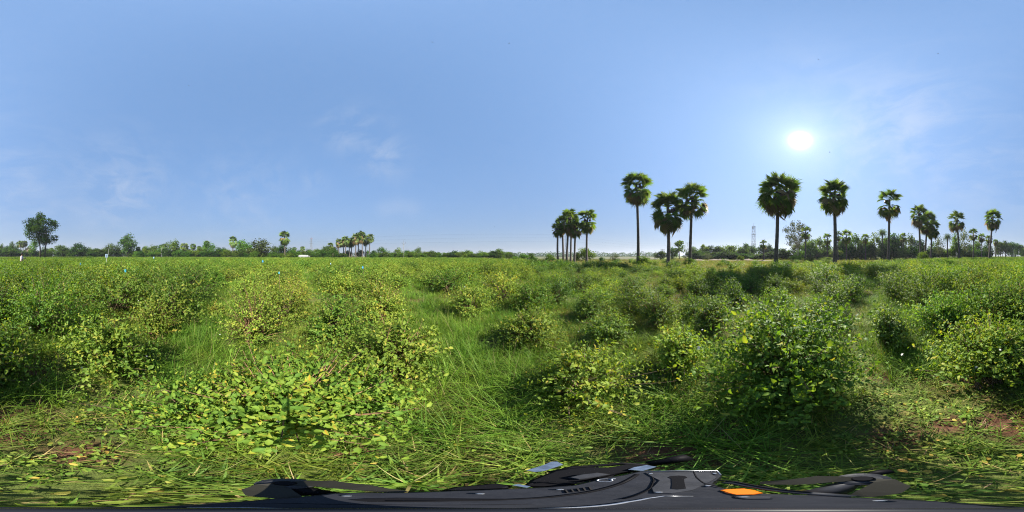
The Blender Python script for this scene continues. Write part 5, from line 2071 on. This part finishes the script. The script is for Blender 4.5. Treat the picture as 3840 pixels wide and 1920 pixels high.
# ------------------------------------------------------------------ the drone under the camera
def drone():
    M['shell'] = plain('shell', (.011, .012, .016), .45, spec=.22, noise=.3, scale=60, bump=.05)
    M['shell2'] = plain('shell_grey', (.022, .023, .027), .45, spec=.25, noise=.3, scale=60, bump=.05)
    M['black'] = plain('drone_black', (.003, .003, .004), .6, spec=.08)
    M['rim'] = plain('rim', (.30, .31, .33), .3, .8)
    M['blade'] = plain('blade', (.014, .013, .009), .5, spec=.2)
    M['orange'] = plain('orange_lens', (.50, .11, .004), .3)
    M['silver'] = plain('silver', (.40, .43, .46), .2, .9, noise=.4, scale=90)
    ZT = .90

    def pp(X, Y, z=ZT):
        th = R((1920 - Y) / 1920 * 180)
        r = (CAM_H - z) * math.tan(th)
        a = R(az_of(X))
        return Vector((r * math.sin(a), r * math.cos(a), z))

    def poly(pts, z):
        q = [pp(X, Y, z) for X, Y in pts]
        q = [(v.x, v.y) for v in q]
        ar = sum(q[i][0] * q[(i + 1) % len(q)][1] - q[(i + 1) % len(q)][0] * q[i][1] for i in range(len(q)))
        return q if ar > 0 else q[::-1]

    root = empty('drone', (0, 0, 0))
    tag(root, 'dark grey drone with an orange light hovering directly below the camera', 'drone')

    def plate(name, pts, z0, z1, mat, parent=root, bev=.0):
        mb = MB()
        mb.prism(poly(pts, z1), z0, z1, inset=bev)
        return mb.build(name, mat, parent)

    body = plate('body', [(0, 1901), (400, 1901), (700, 1895), (800, 1885), (900, 1880), (1000, 1871), (1100, 1864), (1185, 1857), (1240, 1849), (1350, 1846), (1550, 1845), (1700, 1839), (1900, 1832),
                          (2050, 1826), (2140, 1820), (2200, 1808), (2260, 1792), (2330, 1782), (2400, 1766), (2550, 1765), (2690, 1765), (2706, 1782), (2672, 1812), (2720, 1833), (2850, 1850),
                          (3080, 1857), (3250, 1867), (3400, 1873), (3550, 1881), (3700, 1892)], .845, ZT, M['shell'], bev=.003)

    def strip(name, pts, w, z0, mat, parent=root, h=.003):
        mb = MB()
        ps = [pp(X, Y, z0) for X, Y in pts]
        mb.tube(ps, w, 6)
        return mb.build(name, mat, parent, smooth=True)

    strip('seam', [(1450, 1878), (1650, 1877), (1900, 1873), (2050, 1865), (2130, 1856), (2200, 1846), (2260, 1833), (2330, 1812), (2390, 1778)], .0022, ZT, M['black'], body)
    strip('rim', [(700, 1904), (900, 1903), (1100, 1907), (1500, 1909), (1900, 1909), (2100, 1905), (2250, 1896), (2350, 1882), (2430, 1868), (2490, 1860), (2600, 1861)], .0011, ZT + .001, M['rim'], body)
    strip('rim', [(2560, 1913), (2800, 1910), (3100, 1908), (3500, 1909), (3800, 1912)], .0008, ZT + .001, M['rim'], body)
    plate('deck', [(2420, 1772), (2560, 1770), (2660, 1771), (2690, 1790), (2640, 1818), (2600, 1838), (2520, 1850), (2450, 1850), (2440, 1830), (2470, 1800)], ZT - .004, ZT + .0025, M['shell2'], body, .001)
    plate('slot_shade', [(2518, 1795), (2505, 1790), (2515, 1785), (2545, 1783), (2570, 1785), (2578, 1791), (2565, 1796), (2568, 1815), (2573, 1832), (2545, 1835), (2518, 1832), (2520, 1815)], ZT, ZT + .0035, M['black'], body)  # solid black plate; the cutout's inner shade is put into its colour
    plate('recess_shade', [(1310, 1874), (1380, 1869), (1500, 1867), (1700, 1868), (1900, 1870), (1900, 1876), (1700, 1880), (1500, 1883), (1380, 1882)], ZT, ZT + .0012, M['black'], body)  # black plate on the shell, a hollow's dark given by colour alone
    ring = MB()
    c = pp(2268, 1801, ZT + .001)
    ring.tube([c + Vector((math.cos(t) * .005, math.sin(t) * .005, 0)) for t in np.linspace(0, 2 * PI, 17)], .0009, 6, cap=False)
    ring.build('ring', M['rim'], body, smooth=True)
    plate('light', [(2700, 1838), (2730, 1834), (2790, 1832), (2830, 1838), (2862, 1849), (2825, 1855), (2760, 1856), (2725, 1849)], .880, ZT + .004, M['orange'], root, .0015)
    plate('light_housing', [(2750, 1860), (2800, 1858), (2900, 1862), (2900, 1870), (2800, 1871), (2760, 1867)], ZT, ZT + .003, M['shell2'], body, .001)
    strip('frame_tube', [(2715, 1808), (2760, 1812), (2850, 1828), (2950, 1842), (3080, 1853), (3200, 1862)], .0048, ZT - .003, M['shell2'])
    strip('edge_trim', [(2400, 1766), (2550, 1765), (2690, 1765), (2703, 1781)], .0012, ZT - .001, M['rim'], body)
    # arms, motors and resting blades
    for (a0, a1, hub, rad, hz_, bl, mat) in (
            ((1200, 1856), (1105, 1830), (1068, 1814), .019, .885, (((1130, 1812), (1220, 1813), (1350, 1827), (1520, 1845)), ((1010, 1822), (1000, 1836), (1025, 1856), (1100, 1869))), 'black'),
            ((3060, 1853), (3160, 1822), (3235, 1797), .021, .885, (((3160, 1796), (3080, 1797), (2990, 1807), (2850, 1811)), ((3320, 1803), (3335, 1822), (3290, 1846), (3220, 1862))), 'shell2')):
        arm = MB()
        arm.tube([pp(*a0, .875), pp(*a1, .875), pp(*hub, .875)], [.012, .010, .011], 8)
        ao = arm.build('arm', M[mat], root, smooth=True)
        mt = MB()
        h = pp(*hub, hz_)
        mt.tube([(h.x, h.y, .862), (h.x, h.y, .868), (h.x, h.y, .886), (h.x, h.y, .890)], [rad * .9, rad, rad, rad * .7], 18)
        mo = mt.build('motor', M['shell2'], ao)
        cap = MB()
        cap.tube([(h.x, h.y, .891), (h.x, h.y, .898)], [rad * .45, rad * .35], 12)
        cap.build('motor_cap', M['black'], ao)
        for pts in bl:
            b = MB()
            ps = [Vector((h.x, h.y, .893))] + [pp(X, Y, .893) for X, Y in pts]
            V, F = [], []
            for i, q in enumerate(ps):
                t = (ps[min(i + 1, len(ps) - 1)] - ps[max(i - 1, 0)]).normalized()
                s = Vector((-t.y, t.x, 0)) * (.004, .009, .012, .010, .004)[i]
                V += [q - s + Vector((0, 0, .002)), q + s - Vector((0, 0, .002)), q + s - Vector((0, 0, .0035)), q - s + Vector((0, 0, .0005))]
            for i in range(len(ps) - 1):
                for k in range(4):
                    F.append((i * 4 + k, i * 4 + (k + 1) % 4, i * 4 + 4 + (k + 1) % 4, i * 4 + 4 + k))
            F += [(0, 1, 2, 3), (len(V) - 1, len(V) - 2, len(V) - 3, len(V) - 4)]
            b.add(V, F)
            b.build('propeller_blade', M['blade'], root, smooth=False)
    # front arm and folded gear
    plate('front_arm', [(1960, 1822), (1990, 1800), (2030, 1784), (2075, 1766), (2130, 1756), (2200, 1750), (2290, 1752), (2350, 1740), (2410, 1744), (2425, 1756), (2330, 1772), (2250, 1790),
                        (2180, 1806), (2110, 1823), (2030, 1826)], .858, .884, M['black'], root, .003)
    plate('front_arm_cover', [(2130, 1790), (2180, 1778), (2240, 1772), (2290, 1778), (2240, 1788), (2170, 1798)], .884, .892, M['shell2'], root, .002)
    plate('battery', [(1655, 1838), (1700, 1826), (1790, 1818), (1860, 1812), (1920, 1820), (1900, 1831), (1800, 1836), (1720, 1841)], .862, .893, M['black'], root, .003)
    strip('front_rod', [(2060, 1772), (2150, 1752), (2240, 1746), (2330, 1738), (2430, 1744)], .005, .876, M['black'])
    plate('silver_plate', [(1973, 1763), (2035, 1745), (2068, 1731), (2090, 1731), (2112, 1742), (2070, 1756), (2040, 1766), (2005, 1770)], .868, .872, M['silver'])
    plate('silver_plate', [(2355, 1761), (2378, 1752), (2425, 1744), (2462, 1750), (2412, 1765)], .886, .890, M['silver'])
    plate('silver_plate', [(1920, 1819), (1945, 1815), (1990, 1824), (1975, 1829)], .893, .897, M['silver'])
    g = MB()
    g.tube([pp(2430, 1740, .845), pp(2510, 1728, .845), pp(2515, 1727, .845), pp(2580, 1714, .845)], [.010, .011, .013, .013], 12)
    g.build('front_leg', M['black'], root, smooth=True)
    g = MB()
    g.tube([pp(3260, 1783, .87), pp(3300, 1772, .87), pp(3345, 1766, .87)], [.006, .009, .007], 8)
    g.build('rear_leg', M['black'], root, smooth=True)
    for (X, Y) in ((2440, 1776), (2680, 1776), (2655, 1822), (2470, 1846), (2100, 1836), (1800, 1852), (2300, 1796), (2790, 1864), (1300, 1860), (3300, 1878)):
        c = pp(X, Y, ZT)
        sm = MB()
        sm.tube([(c.x, c.y, ZT), (c.x, c.y, ZT + .0034), (c.x, c.y, ZT + .0040)], [.0019, .0019, .0012], 8)
        sm.build('screw', M['rim'], body)
    strip('cable', [(2000, 1812), (2080, 1806), (2160, 1812), (2240, 1798), (2300, 1784)], .0016, .893, M['black'])
    strip('cable', [(2690, 1800), (2760, 1806), (2830, 1820), (2920, 1834), (3040, 1846)], .0016, ZT + .003, M['black'])
    strip('panel_joint', [(2440, 1770), (2452, 1800), (2440, 1830), (2400, 1852), (2330, 1872)], .0007, ZT + .0014, M['black'], body)
    strip('panel_joint', [(2600, 1766), (2612, 1790), (2640, 1812), (2700, 1826)], .0007, ZT + .0026, M['black'], body)
    strip('panel_joint', [(900, 1890), (1100, 1888), (1400, 1892), (1800, 1893), (2000, 1890)], .0007, ZT + .0002, M['black'], body)
    for k in range(5):
        vn = MB()
        a_, b_ = pp(2120 + k * 22, 1838 - k * 3, ZT + .001), pp(2128 + k * 22, 1849 - k * 3, ZT + .001)
        vn.tube([a_, b_], .0008, 5)
        vn.build('vent', M['black'], body)
    g = MB()
    g.tube([(0, 0, .895), (0, 0, .915), (0, 0, 1.10), (0, 0, 1.33)], [.013, .0125, .0070, .0024], 14)
    g.build('mast', M['shell'], root, smooth=True)


drone()

# ------------------------------------------------------------------ air
HAZE = 0.00045
if HAZE:
    hb = MB()
    hb.box((0, 0, 48), (10400, 10400, 104))
    hm_ = mat_new('haze')
    t_ = hm_.node_tree
    pv = N(t_, 'ShaderNodeVolumePrincipled')
    pv.inputs['Color'].default_value = (.62, .66, .74, 1)
    pv.inputs['Density'].default_value = HAZE
    pv.inputs['Anisotropy'].default_value = 0.2
    ot = N(t_, 'ShaderNodeOutputMaterial')
    link(t_, pv.outputs[0], ot.inputs['Volume'])
    ho = hb.build('haze', hm_)
    tag(ho, 'thin morning haze in the air over the field', 'haze', None, 'stuff')
